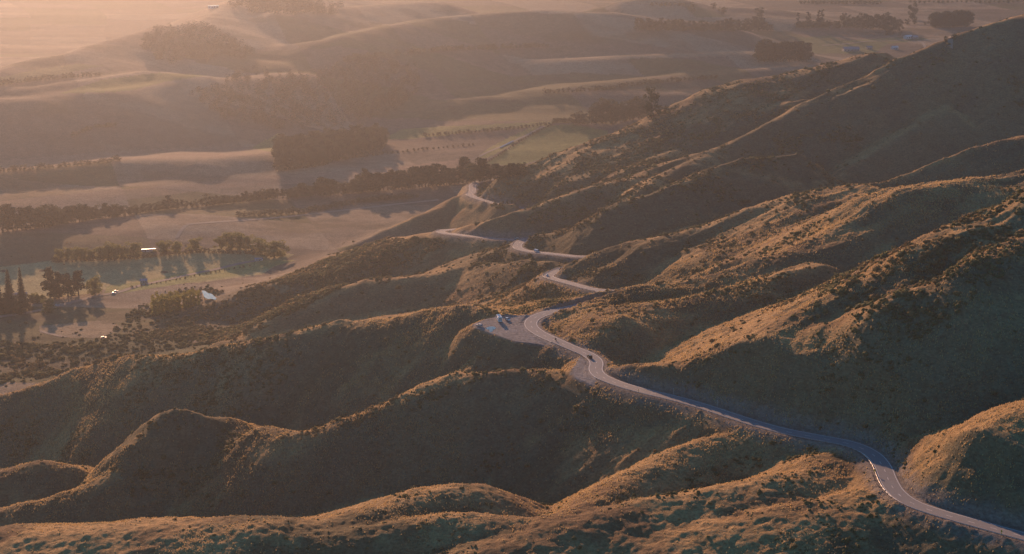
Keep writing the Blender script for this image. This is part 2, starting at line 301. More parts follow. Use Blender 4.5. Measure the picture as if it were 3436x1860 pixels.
def build_grid():
    a = np.r_[np.linspace(-.95, -.37, 50, endpoint=False), np.linspace(-.37, .37, NCOL), np.linspace(.37, .95, 51)[1:]]
    ys = [330.0]
    while ys[-1] < 9500:
        y = ys[-1]
        f = .010 if y < 540 else (FY if y < 1900 else (FY * 2.2 if y < 4300 else .012))
        ys.append(y * (1 + f))
    Y = np.array(ys)
    return a, Y
NCOL, FY = 1050, 0.00125
GA, GY = build_grid()
def height_full():
    a2 = GA[::2] if len(GA) % 2 else np.r_[GA[::2], GA[-1]]
    y2 = GY[::2] if len(GY) % 2 else np.r_[GY[::2], GY[-1]]
    AA, YY = np.meshgrid(a2, y2); XX = AA * YY
    wx = 3.5 * fbm(XX / 45., YY / 45., 2, 41); wy = 3.5 * fbm(XX / 45., YY / 45., 2, 77)
    near = sstep(2300, 1700, YY)
    h = smax(eval_ridges((XX + wx * near).astype(np.float32), (YY + wy * near).astype(np.float32)), base_h(XX, YY), 8.0)
    ia = np.interp(GA, a2, np.arange(len(a2))); iy = np.interp(GY, y2, np.arange(len(y2)))
    i0 = np.minimum(iy.astype(int), len(y2) - 2); fy = (iy - i0)[:, None]
    rows = h[i0] * (1 - fy) + h[i0 + 1] * fy
    j0 = np.minimum(ia.astype(int), len(a2) - 2); fa = (ia - j0)[None, :]
    H = rows[:, j0] * (1 - fa) + rows[:, j0 + 1] * fa
    A, Y = np.meshgrid(GA, GY); X = A * Y
    M = mnt_mask(X, Y, H)
    H = H + M * (2.3 * fbm(X / 48., Y / 48., 3, 21) + 0.8 * fbm(X / 11., Y / 11., 3, 31))
    H = H + (1 - M) * 1.2 * fbm(X / 70., Y / 40., 3, 51)
    U = (-.36 * X + .93 * Y) + 9 * fbm(X / 70., Y / 70., 2, 23); V_ = .93 * X + .36 * Y
    rib = 1 - 2.6 * np.abs(vnoise(U / 30., V_ / 150., 24)) + .45 * (1 - 2.6 * np.abs(vnoise(U / 13. + 7, V_ / 70., 25)))
    H = H + M * sstep(-40, 60, X) * sstep(620, 760, Y) * sstep(1900, 1750, Y) * 3.2 * (rib - .95)
    rough = 0.85 * fbm(X / 3.4, Y / 3.4, 2, 61) * M * sstep(1800, 1000, Y)
    H = H + rough
    H = flatten(X, Y, H, LOOK, 147.2)
    H = flatten(X, Y, H, PULL, 150.3)
    H, RD, RZ = road_profile(X, Y, H)
    return X.astype(np.float32), Y.astype(np.float32), H.astype(np.float32), RD, RZ
#TERRAIN_END
X, Y, H, RD, RZ = height_full()
NR, NC = X.shape
print("grid", NR, NC)
def zat(x, y):
    """height of the ground sheet at a world point"""
    i = np.interp(y, GY, np.arange(len(GY))); j = np.interp(x / y, GA, np.arange(len(GA)))
    i0 = np.minimum(np.floor(i).astype(int), NR - 2); j0 = np.minimum(np.floor(j).astype(int), NC - 2)
    fi, fj = i - i0, j - j0
    return (H[i0, j0] * (1 - fj) + H[i0, j0 + 1] * fj) * (1 - fi) + (H[i0 + 1, j0] * (1 - fj) + H[i0 + 1, j0 + 1] * fj) * fi
def hit(DX, DY, off=0.0):
    """ground point seen at photo position"""
    d = ray(DX, DY); t = np.arange(350.0, 9000.0, 1.5)
    x, y, z = d[0] * t, d[1] * t, CAMZ + d[2] * t
    g = zat(x, y); k = np.argmax(g >= z)
    if g[k] < z[k]: k = len(t) - 1
    return np.array([x[k], y[k], g[k]])

def grid_mesh(name, X, Y, H):
    nr, nc = X.shape
    me = bpy.data.meshes.new(name)
    v = np.empty((nr * nc, 3), np.float32); v[:, 0] = X.ravel(); v[:, 1] = Y.ravel(); v[:, 2] = H.ravel()
    me.vertices.add(nr * nc); me.vertices.foreach_set("co", v.ravel())
    i = np.arange(nr * nc, dtype=np.int32).reshape(nr, nc)
    f = np.stack([i[:-1, :-1], i[:-1, 1:], i[1:, 1:], i[1:, :-1]], -1).reshape(-1, 4)
    me.loops.add(f.size); me.loops.foreach_set("vertex_index", f.ravel())
    me.polygons.add(len(f)); me.polygons.foreach_set("loop_start", np.arange(0, f.size, 4, dtype=np.int32))
    me.update(); me.polygons.foreach_set("use_smooth", np.ones(len(f), bool))
    return me
# ------------------------------------------------------------------ materials
def rgb(c): return (c[0], c[1], c[2], 1.0)
def mat(name, col, rough=0.8, metal=0.0, noise=None, spec=None, transl=None):
    m = bpy.data.materials.new(name); m.use_nodes = True
    t = m.node_tree; b = t.nodes["Principled BSDF"]
    b.inputs["Roughness"].default_value = rough; b.inputs["Metallic"].default_value = metal
    if spec is not None: b.inputs["Specular IOR Level"].default_value = spec
    if noise:
        sc, amt = noise
        tc = t.nodes.new("ShaderNodeTexCoord"); n = t.nodes.new("ShaderNodeTexNoise"); n.inputs["Scale"].default_value = sc; n.inputs["Detail"].default_value = 5
        t.links.new(tc.outputs["Object"], n.inputs["Vector"])
        mx = t.nodes.new("ShaderNodeMix"); mx.data_type = 'RGBA'
        mx.inputs[6].default_value = rgb([v * (1 - amt) for v in col]); mx.inputs[7].default_value = rgb([min(1, v * (1 + amt)) for v in col])
        t.links.new(n.outputs["Fac"], mx.inputs[0]); src = mx.outputs[2]
        t.links.new(src, b.inputs["Base Color"])
    else:
        b.inputs["Base Color"].default_value = rgb(col); src = None
    if transl:
        tr = t.nodes.new("ShaderNodeBsdfTranslucent"); ms = t.nodes.new("ShaderNodeMixShader"); out = t.nodes["Material Output"]
        tr.inputs[0].default_value = rgb([min(1, v * 1.6) for v in col]); ms.inputs[0].default_value = transl
        t.links.new(b.outputs[0], ms.inputs[1]); t.links.new(tr.outputs[0], ms.inputs[2]); t.links.new(ms.outputs[0], out.inputs[0])
    return m
M = {}
M['shrub'] = mat("shrub_leaves", (.150, .150, .070), .8, noise=(.5, .35), spec=.15, transl=.45)
M['shrub2'] = mat("dry_shrub_leaves", (.27, .20, .10), .85, noise=(.5, .35), spec=.1, transl=.45)
M['willow'] = mat("willow_leaves", (.20, .195, .075), .7, noise=(.3, .3), spec=.2, transl=.45)
M['poplar'] = mat("poplar_leaves", (.26, .24, .06), .7, noise=(.3, .3), spec=.2, transl=.40)
M['conifer'] = mat("conifer_needles", (.028, .042, .024), .8, noise=(.3, .3), spec=.15, transl=.10)
M['wood'] = mat('dark_woodland', (.030, .036, .026), .9, spec=.05)
M['gum'] = mat("gum_leaves", (.055, .065, .035), .75, noise=(.3, .3), spec=.2, transl=.2)
M['bark'] = mat("bark", (.10, .075, .055), .95, noise=(2, .3))
M['seal'] = mat("chip_seal", (.195, .205, .225), .82, noise=(.35, .10), spec=.3)
M['line'] = mat("road_paint", (.72, .72, .70), .6)
M['track'] = mat("gravel_track", (.30, .25, .20), .95, noise=(.2, .2))
M['galv'] = mat("galvanised_steel", (.36, .37, .39), .55, metal=.35)
M['post'] = mat("timber_post", (.20, .17, .13), .9)
M['white'] = mat("white_paint", (.78, .79, .80), .32)
M['grey'] = mat("silver_paint", (.50, .53, .55), .45, metal=.2)
M['dark'] = mat("dark_red_paint", (.10, .030, .022), .28)
M['black'] = mat("black_paint", (.045, .035, .03), .30)
M['glass'] = mat("tinted_glass", (.012, .014, .018), .05, spec=.8)
M['rubber'] = mat("rubber", (.015, .015, .015), .9)
M['solar'] = mat("blue_panel", (.10, .16, .30), .2)
M['lamp'] = mat("lamp_lens", (.8, .75, .65), .12)
M['tail'] = mat("red_lens", (.5, .02, .02), .2)
M['water'] = mat("still_water", (.03, .04, .05), .03, spec=1.0)
M['yellow'] = mat("yellow_sign_face", (.60, .38, .02), .5)
M['skin'] = mat("skin", (.40, .25, .18), .6)
M['cloth'] = mat("dark_riding_suit", (.03, .03, .035), .8)
M['roof'] = mat("metal_roof", (.35, .38, .42), .22, metal=.6)
M['wall'] = mat("pale_weatherboard", (.42, .42, .42), .8)
M['wrap'] = mat("white_bale_wrap", (.85, .86, .88), .22)
M['sheep'] = mat("sheep_wool", (.6, .56, .48), .95)

# ------------------------------------------------------------------ land cover of the ground sheet
DXg, DYg = proj(X, Y, H)
Mm = mnt_mask(X, Y, H)
def blur(A, r):
    c = np.cumsum(np.pad(A, ((r + 1, r), (0, 0)), mode='edge'), 0, dtype=np.float64); A = (c[2 * r + 1:] - c[:-2 * r - 1]) / (2 * r + 1)
    c = np.cumsum(np.pad(A, ((0, 0), (r + 1, r)), mode='edge'), 1, dtype=np.float64); return (c[:, 2 * r + 1:] - c[:, :-2 * r - 1]) / (2 * r + 1)
conv = (H - blur(H, 12)) / (0.012 * Y)
def mixc(a, b, t): return a + (np.asarray(b, np.float32) - a) * t[..., None]
n1 = fbm(X / 38., Y / 38., 4, 101); n2 = fbm(X / 85., Y / 85., 4, 102); n3 = fbm(X / 9., Y / 9., 3, 103)
gold, brown, scrub = (.40, .255, .115), (.19, .118, .062), (.094, .082, .046)
col = np.empty(X.shape + (3,), np.float32); col[:] = gold
col = mixc(col, brown, sstep(-.15, .45, n1 + .4 * n3))
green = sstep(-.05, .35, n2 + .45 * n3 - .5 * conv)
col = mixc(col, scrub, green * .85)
gy = np.gradient(H, axis=0) / np.gradient(Y, axis=0)                      # greener cover painted on slopes turned from the sun, tinting their shade
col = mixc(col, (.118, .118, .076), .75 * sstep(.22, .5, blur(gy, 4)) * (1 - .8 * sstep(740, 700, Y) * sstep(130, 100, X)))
# valley paddocks: a patchwork of dry pasture
cx, cy = np.floor((X + .35 * Y) / 190. + .3 * vnoise(X / 400., Y / 400., 7)), np.floor(Y / 105. + .30 * X / 240. + .5 * vnoise(X / 260., Y / 260., 8))
pv = hash2(cx, cy, 205)
val = np.empty_like(col); val[:] = (.165, .135, .105)
val = mixc(val, (.32, .255, .18), sstep(.55, .72, pv)); val = mixc(val, (.125, .125, .065), sstep(.34, .18, pv))
val = mixc(val, (.125, .10, .078), .6 * sstep(-.1, .5, fbm(X / 60., Y / 30., 4, 104)))
val = mixc(val, (.09, .085, .05), .7 * sstep(.25, .6, fbm(X / 120., Y / 60., 4, 105)))
col = mixc(val, 0 * val + col, Mm) if False else val + (col - val) * Mm[..., None]
def field(poly, c, amt=1.0, feather=False):
    global col
    xs = [p[0] for p in poly]; ys = [p[1] for p in poly]
    m = (DXg > min(xs)) & (DXg < max(xs)) & (DYg > min(ys)) & (DYg < max(ys)) & (Y > 900)
    ins = poly_mask(DXg[m], DYg[m], poly); t = np.zeros(X.shape, np.float32); t[m] = ins * amt
    t *= (1 - Mm); col = mixc(col, c, t)
GREEN = (.165, .195, .070); OLIVE = (.235, .235, .09); TAN = (.30, .235, .16); GRNY = (.27, .26, .10)
field([(1222,412),(1262,385),(1330,345),(1385,316),(1440,312),(1530,330),(1530,345),(1420,385),(1300,418)], GREEN)
field([(1232,372),(1262,355),(1340,318),(1378,318),(1330,340),(1262,380),(1225,398),(1200,395)], GRNY)
field([(965,350),(1010,325),(1120,318),(1400,305),(1380,316),(1180,330),(1100,345),(985,352)], OLIVE)
field([(610,385),(700,335),(700,378),(640,388)], OLIVE)
field([(0,672),(140,655),(420,640),(560,620),(740,640),(660,690),(500,712),(330,712),(220,740),(0,765)], (.42, .37, .18))
field([(270,720),(330,712),(500,680),(640,655),(745,655),(620,690),(450,715),(260,745)], (.34, .34, .13))
field([(-40,510),(402,468),(700,440),(1000,420),(1160,400),(1160,440),(600,470),(300,505),(-40,560)], (.28, .20, .15), .7)
field([(150,235),(260,200),(400,183),(520,190),(420,205),(330,228),(280,232)], (.17, .19, .07))
field([(0,195),(120,170),(200,160),(260,165),(120,195),(0,215)], (.20, .19, .09))
field([(2000,96),(2090,90),(2120,103),(2290,92),(2340,98),(2230,112),(2200,135),(2050,135)], (.17, .19, .085))
field([(1740,45),(1900,40),(2080,53),(2000,60),(1990,78),(1900,78),(1700,50)], TAN)
field([(1420,145),(1910,128),(1910,140),(1420,152)], TAN)
field([(0,404),(300,380),(600,365),(690,385),(500,402),(300,402),(40,428),(0,430)], (.27, .20, .15), .8)
field([(100,820),(270,805),(310,825),(260,850),(180,850),(100,838)], (.30, .24, .16))
field([(300,835),(560,745),(860,640),(1100,590),(900,700),(640,830),(560,860)], (.13, .115, .06), .6)
field([(230,790),(390,775),(420,800),(260,815)], (.17, .14, .085), .8)
# dark scrub hollows out on the paddocks
for (hx, hy, rx, ry) in [(108,682,11,2.6),(413,685,10,2.4),(8,682,9,3),(406,793,22,5),(690,620,12,3)]:
    m = ((DXg - hx) / rx) ** 2 + ((DYg - hy) / ry) ** 2 < 1 + .5 * n3
    col[m] = (.06, .05, .035)
# bare rock and gravel: cuttings, verges, lookout
gravel = np.array((.215, .195, .180), np.float32)
natural_gap = np.clip((RD - RHW) / 1.0, 0, 1)
vt = sstep(12.5, 5.0, RD + 2.5 * fbm(X / 4., Y / 4., 2, 111)); col = mixc(col, gravel, vt * .85)
dl = np.full(X.shape, 1e3, np.float32)
for PO in (LOOK, PULL):
    pa = np.array(PO); m = (X > pa[:, 0].min() - 15) & (X < pa[:, 0].max() + 15) & (Y > pa[:, 1].min() - 15) & (Y < pa[:, 1].max() + 15)
    dl[m] = np.minimum(dl[m], poly_dist(X[m], Y[m], PO))
col = mixc(col, (.27, .26, .255), sstep(3.0, 0.0, dl + 1.5 * fbm(X / 3., Y / 3., 2, 112)))
col = np.clip(col * (1 + .16 * n3[..., None]), .01, .9)

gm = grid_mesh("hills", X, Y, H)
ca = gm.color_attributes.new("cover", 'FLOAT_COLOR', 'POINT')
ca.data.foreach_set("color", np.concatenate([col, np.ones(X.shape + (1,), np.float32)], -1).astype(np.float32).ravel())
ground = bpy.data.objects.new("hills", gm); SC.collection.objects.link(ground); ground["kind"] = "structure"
g = bpy.data.materials.new("dry_grassland"); g.use_nodes = True; t = g.node_tree; b = t.nodes["Principled BSDF"]
b.inputs["Roughness"].default_value = .95; b.inputs["Specular IOR Level"].default_value = .12
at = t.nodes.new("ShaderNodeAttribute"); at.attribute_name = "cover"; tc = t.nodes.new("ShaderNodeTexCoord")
mp = t.nodes.new("ShaderNodeMapping"); mp.inputs["Scale"].default_value = (1, 1, 2.2); t.links.new(tc.outputs["Object"], mp.inputs["Vector"])
def tnoise(scale, det=4.0, rough=.6):
    n = t.nodes.new("ShaderNodeTexNoise"); n.inputs["Scale"].default_value = scale; n.inputs["Detail"].default_value = det; n.inputs["Roughness"].default_value = rough
    t.links.new(mp.outputs[0], n.inputs["Vector"]); return n
def mapr(src, a, b2, c, d):
    m = t.nodes.new("ShaderNodeMapRange"); m.inputs[1].default_value = a; m.inputs[2].default_value = b2; m.inputs[3].default_value = c; m.inputs[4].default_value = d
    t.links.new(src, m.inputs[0]); return m.outputs[0]
na, nb, nc = tnoise(.55, 5, .65), tnoise(.12, 4, .6), tnoise(1.6, 3, .7)
def math_(op, a, b2):
    m = t.nodes.new("ShaderNodeMath"); m.operation = op
    for k, v in enumerate((a, b2)):
        if isinstance(v, (int, float)): m.inputs[k].default_value = v
        else: t.links.new(v, m.inputs[k])
    return m.outputs[0]
v = math_('MULTIPLY', mapr(na.outputs["Fac"], .3, .7, .52, 1.45), mapr(nb.outputs["Fac"], .3, .7, .82, 1.16))
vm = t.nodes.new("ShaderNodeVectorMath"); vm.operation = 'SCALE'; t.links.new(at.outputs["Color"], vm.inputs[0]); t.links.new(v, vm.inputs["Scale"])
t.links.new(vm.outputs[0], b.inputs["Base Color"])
hgt = math_('ADD', math_('MULTIPLY', na.outputs["Fac"], .75), math_('MULTIPLY', nc.outputs["Fac"], .45))
bp = t.nodes.new("ShaderNodeBump"); bp.inputs["Strength"].default_value = .85; bp.inputs["Distance"].default_value = 1.0
t.links.new(hgt, bp.inputs["Height"]); t.links.new(bp.outputs[0], b.inputs["Normal"])
gm.materials.append(g)

# ------------------------------------------------------------------ object helpers
COL = SC.collection
def mesh_obj(name, verts, faces, m, parent=None, smooth=False, mats=None, fmat=None):
    me = bpy.data.meshes.new(name)
    v = np.asarray(verts, np.float32); f = np.asarray(faces, np.int32) if not isinstance(faces, list) else None
    if f is not None and f.ndim == 2:
        n = f.shape[1]; me.vertices.add(len(v)); me.vertices.foreach_set("co", v.ravel())
        me.loops.add(f.size); me.loops.foreach_set("vertex_index", f.ravel())
        me.polygons.add(len(f)); me.polygons.foreach_set("loop_start", np.arange(0, f.size, n, dtype=np.int32)); me.update()
    else:
        me.from_pydata([tuple(map(float, p)) for p in v], [], faces)
    if smooth: me.polygons.foreach_set("use_smooth", np.ones(len(me.polygons), bool))
    for q in (mats or [m]): me.materials.append(q)
    if fmat is not None: me.polygons.foreach_set("material_index", np.asarray(fmat, np.int32))
    me.update()
    o = bpy.data.objects.new(name, me); COL.objects.link(o)
    if parent: o.parent = parent
    return o
def tag(o, label=None, cat=None, group=None, kind=None):
    if label: o["label"] = label
    if cat: o["category"] = cat
    if group: o["group"] = group
    if kind: o["kind"] = kind
    return o
def empty(name, loc, rz=0.0, sc=1.0):
    o = bpy.data.objects.new(name, None); COL.objects.link(o); o.location = [float(v) for v in loc]; o.rotation_euler = (0, 0, rz); o.scale = (sc, sc, sc); o.empty_display_size = .5
    return o
class MB:
    """collects boxes, tubes and prisms into one mesh"""
    def __init__(s): s.v = []; s.f = []
    def add(s, vs, fs):
        n = len(s.v); s.v += [tuple(map(float, p)) for p in vs]; s.f += [tuple(i + n for i in f) for f in fs]; return s
    def box(s, c, d, taper=1.0, shear=0.0):
        x, y, z = c; a, b_, h = d[0] / 2, d[1] / 2, d[2] / 2
        vs = [(x - a, y - b_, z - h), (x + a, y - b_, z - h), (x + a, y + b_, z - h), (x - a, y + b_, z - h)]
        vs += [(x - a * taper + shear, y - b_ * taper, z + h), (x + a * taper + shear, y - b_ * taper, z + h), (x + a * taper + shear, y + b_ * taper, z + h), (x - a * taper + shear, y + b_ * taper, z + h)]
        return s.add(vs, [(3, 2, 1, 0), (4, 5, 6, 7), (0, 1, 5, 4), (1, 2, 6, 5), (2, 3, 7, 6), (3, 0, 4, 7)])
    def prism(s, prof, y0, y1, inset=None):
        """profile in x,z extruded across y; inset narrows points above a height"""
        n = len(prof); vs = []
        for y in (y0, y1):
            for (x, z) in prof:
                k = 1.0
                if inset and z > inset[0]: k = 1.0 - inset[1] * (z - inset[0])
                vs.append((x, y * k, z))
        fs = [tuple(range(n - 1, -1, -1)), tuple(range(n, 2 * n))] + [(i, (i + 1) % n, n + (i + 1) % n, n + i) for i in range(n)]
        return s.add(vs, fs)
    def tube(s, p0, p1, r0, r1=None, n=8):
        r1 = r0 if r1 is None else r1; p0, p1 = Vector(p0), Vector(p1); d = (p1 - p0).normalized()
        a = d.orthogonal().normalized(); b_ = d.cross(a); vs = []
        for p, r in ((p0, r0), (p1, r1)):
            for i in range(n):
                w_ = 2 * math.pi * i / n; vs.append(p + a * (r * math.cos(w_)) + b_ * (r * math.sin(w_)))
        return s.add(vs, [tuple(range(n - 1, -1, -1)), tuple(range(n, 2 * n))] + [(i, (i + 1) % n, n + (i + 1) % n, n + i) for i in range(n)])
    def build(s, name, m, parent=None, smooth=False, bevel=0.0):
        o = mesh_obj(name, s.v, list(s.f), m, parent, smooth)
        if bevel:
            bm = bmesh.new(); bm.from_mesh(o.data)
            bmesh.ops.remove_doubles(bm, verts=bm.verts, dist=1e-4)
            bmesh.ops.bevel(bm, geom=bm.edges[:], offset=bevel, segments=2, affect='EDGES', clamp_overlap=True)
            bmesh.ops.recalc_face_normals(bm, faces=bm.faces); bm.to_mesh(o.data); bm.free()
        else:
            bm = bmesh.new(); bm.from_mesh(o.data); bmesh.ops.recalc_face_normals(bm, faces=bm.faces); bm.to_mesh(o.data); bm.free()
        return o
def copy_tree(o, parent=None):
    c = o.copy(); COL.objects.link(c); c.parent = parent
    for ch in list(o.children): copy_tree(ch, c)
    return c

# ------------------------------------------------------------------ road, markings, tracks
def tangents(c):
    d = np.gradient(c[:, :2], axis=0); d /= np.linalg.norm(d, axis=1)[:, None] + 1e-9; return d, np.stack([-d[:, 1], d[:, 0]], 1)
def ribbon(name, c, hw, m, dz=0.0, off=0.0, label=None):
    d, n = tangents(c); pts = []
    for s_ in (-1, 1):
        q = c.copy(); q[:, :2] += n * (off + s_ * hw)[:, None] if hasattr(hw, '__len__') else n * (off + s_ * hw); q[:, 2] += dz; pts.append(q)
    N = len(c); v = np.concatenate(pts); i = np.arange(N - 1)
    return v, np.stack([i, i + N, i + N + 1, i + 1], 1)
vis_end = len(road_c)
v, f = ribbon("road", road_c, 3.95, None, .03); tag(mesh_obj("road", v, f, M['seal']), kind="structure")
c05, s05 = resample(road_c, 1.0)
vv, ff = [], []
for off in (-3.45, 3.45):
    v, f = ribbon("l", c05, .11, None, .036, off); ff.append(f + sum(len(a) for a in vv)); vv.append(v)
k = 0
while k * 10.0 + 3 < s05[-1]:
    a, b2 = int(k * 10), int(k * 10 + 3)
    v, f = ribbon("l", c05[a:b2 + 1], .10, None, .036); ff.append(f + sum(len(q) for q in vv)); vv.append(v); k += 1
tag(mesh_obj("road_markings", np.concatenate(vv), np.concatenate(ff), M['line']), kind="structure")
def drape(name, pts, hw, m, dz=.25, kind="structure"):
    q = np.array([hit(*p)[:2] for p in pts]); q = np.c_[q, np.zeros(len(q))]; q = chaikin(list(q), 2); q, _ = resample(q, 6.0)
    dd, n = tangents(q); rows = []
    for k in (-1, -.33, .33, 1):
        w_ = q.copy(); w_[:, :2] += n * hw * k; w_[:, 2] = zat(w_[:, 0], w_[:, 1]) + dz; rows.append(w_)
    N = len(q); V = np.concatenate(rows); i = np.arange(N - 1); F = np.concatenate([np.stack([i + a * N, i + (a + 1) * N, i + (a + 1) * N + 1, i + a * N + 1], 1) for a in range(3)])
    return tag(mesh_obj(name, V, F, m), kind=kind)
drape("track", [(469,566),(560,559),(700,548),(860,530),(1000,514),(1110,503)], 3.0, M['track'])
drape("track", [(445,600),(452,585),(469,567)], 2.0, M['track'])
drape("farm_road", [(-20,800),(60,790),(130,775),(200,757),(240,745),(300,737),(330,725),(420,705),(520,683),(600,664),(660,655)], 3.2, M['track'])
drape("track", [(1205,395),(1240,378),(1290,357),(1340,333),(1370,318)], 2.0, M['track'])
drape("track", [(2068,115),(2140,110),(2220,104),(2290,99),(2340,112),(2390,128)], 2.6, M['track'])
drape("track", [(100,833),(140,845),(178,850)], 1.6, M['track'])

# water: a pond on the bench and puddles on the lookout gravel
def water(name, pts, z=None, label=None, cat=None):
    q = np.array([hit(*p) for p in pts]); zz = (q[:, 2].max() + .12) if z is None else z
    q[:, 2] = zz; q = np.array(chaikin(list(np.vstack([q, q[:1]])), 2))[:-1]
    c = q.mean(0); V = np.vstack([q, c]); n = len(q)
    o = mesh_obj(name, V, [(i, (i + 1) % n, n) for i in range(n)], M['water']); return tag(o, label, cat, kind=None if label else "structure")
water("pond", [(508,747),(517,745),(524,748),(532,746),(540,750),(546,752),(541,756),(531,757),(522,761),(514,759),(512,754)])
water("puddle", [(1222,826),(1232,822),(1243,822),(1249,827),(1243,830),(1238,830),(1241,834),(1236,838),(1230,835),(1233,831),(1226,830)], 147.16)

# guard rails along the outer edge (a W beam on posts)
def guard_rail(s0, s1, label, side=1, off=4.5):
    a, b2 = int(s0), int(s1); c = c05[a:b2 + 1]; d, n = tangents(c); c = c.copy(); c[:, :2] += n * off * side
    c[:, 2] = np.maximum(c[:, 2] - .02, 0)
    prof = [(0.04, .40), (-.03, .46), (.04, .53), (.04, .59), (-.03, .66), (.04, .74), (.075, .74), (.02, .66), (.075, .59), (.075, .53), (.02, .46), (.075, .40)]
    N, k = len(c), len(prof); V = np.empty((N, k, 3))
    for j, (o_, z_) in enumerate(prof): V[:, j, :2] = c[:, :2] - n * side * (o_ - .05); V[:, j, 2] = c[:, 2] + z_
    F = [(i * k + j, (i + 1) * k + j, (i + 1) * k + (j + 1) % k, i * k + (j + 1) % k) for i in range(N - 1) for j in range(k)]
    root = empty("guard_rail", c[N // 2]); tag(root, label, "guard rail", "guard rails on the outer edge of the road")
    V = V.reshape(-1, 3) - c[N // 2]
    mesh_obj("rail", V, F, M['galv'], root)
    pm = MB().box((0, 0, .34), (.16, .16, .80)); p0 = None; st = 4 if (s1 - s0) / 4 <= 95 else int(math.ceil((s1 - s0) / 95))
    for i in range(0, N, st):
        q = c[i] - c[N // 2]; q[:2] += n[i] * .14 * side
        if p0 is None: o = p0 = pm.build("post", M['post'], root)
        else: o = p0.copy(); COL.objects.link(o); o.parent = root
        o.location = q; o.rotation_euler = (0, 0, math.atan2(d[i, 1], d[i, 0]))
def s_at(DX, DY, z):
    p = P(DX, DY, z); return float(s05[np.argmin((c05[:, 0] - p[0]) ** 2 + (c05[:, 1] - p[1]) ** 2)])
sA, sB, sC, sD = s_at(2600,1357,176.5), s_at(2195,1140,166.5), s_at(1800,1033,158), s_at(1512,948,151.4)
guard_rail(sA, s_at(2252,1238,169.5), "steel guard rail beside the road at the lower right corner")
guard_rail(s_at(2252,1238,169.5) + 1, sB, "bright steel guard rail round the sharp near bend at lower right")
guard_rail(sB + 1, sC, "steel guard rail along the long straight after the near bend")
guard_rail(sC + 1, sD, "steel guard rail between the long straight and the small pull-off")
guard_rail(s_at(1486,894,149.3), s_at(1405,861,148), "steel guard rail just below the gravel lookout")
guard_rail(s_at(1500,732,104.5), s_at(1395,703,98), "guard rail along the road approaching the middle hairpin")
guard_rail(s_at(1395,703,98) + 1, s_at(1415,676,92.5), "guard rail wrapped round the nose of the middle hairpin")
guard_rail(s_at(1470,649,84), s_at(1312,630,76), "guard rail on the shaded stretch above the scrubby spur")
guard_rail(s_at(1312,630,76) + 1, s_at(1305,610,73), "short guard rail at the tight bend with two cars near")
guard_rail(s_at(1300,604,69), s_at(1113,587,58.5), "guard rail on the far shaded stretch leading to the left hairpin")
guard_rail(s_at(1113,587,58.5) + 1, s_at(1118,579,56.5), "bright guard rail at the far left hairpin")
guard_rail(s_at(1250,514,47), s_at(1190,484,41.5), "guard rail on the farthest bend of the road")

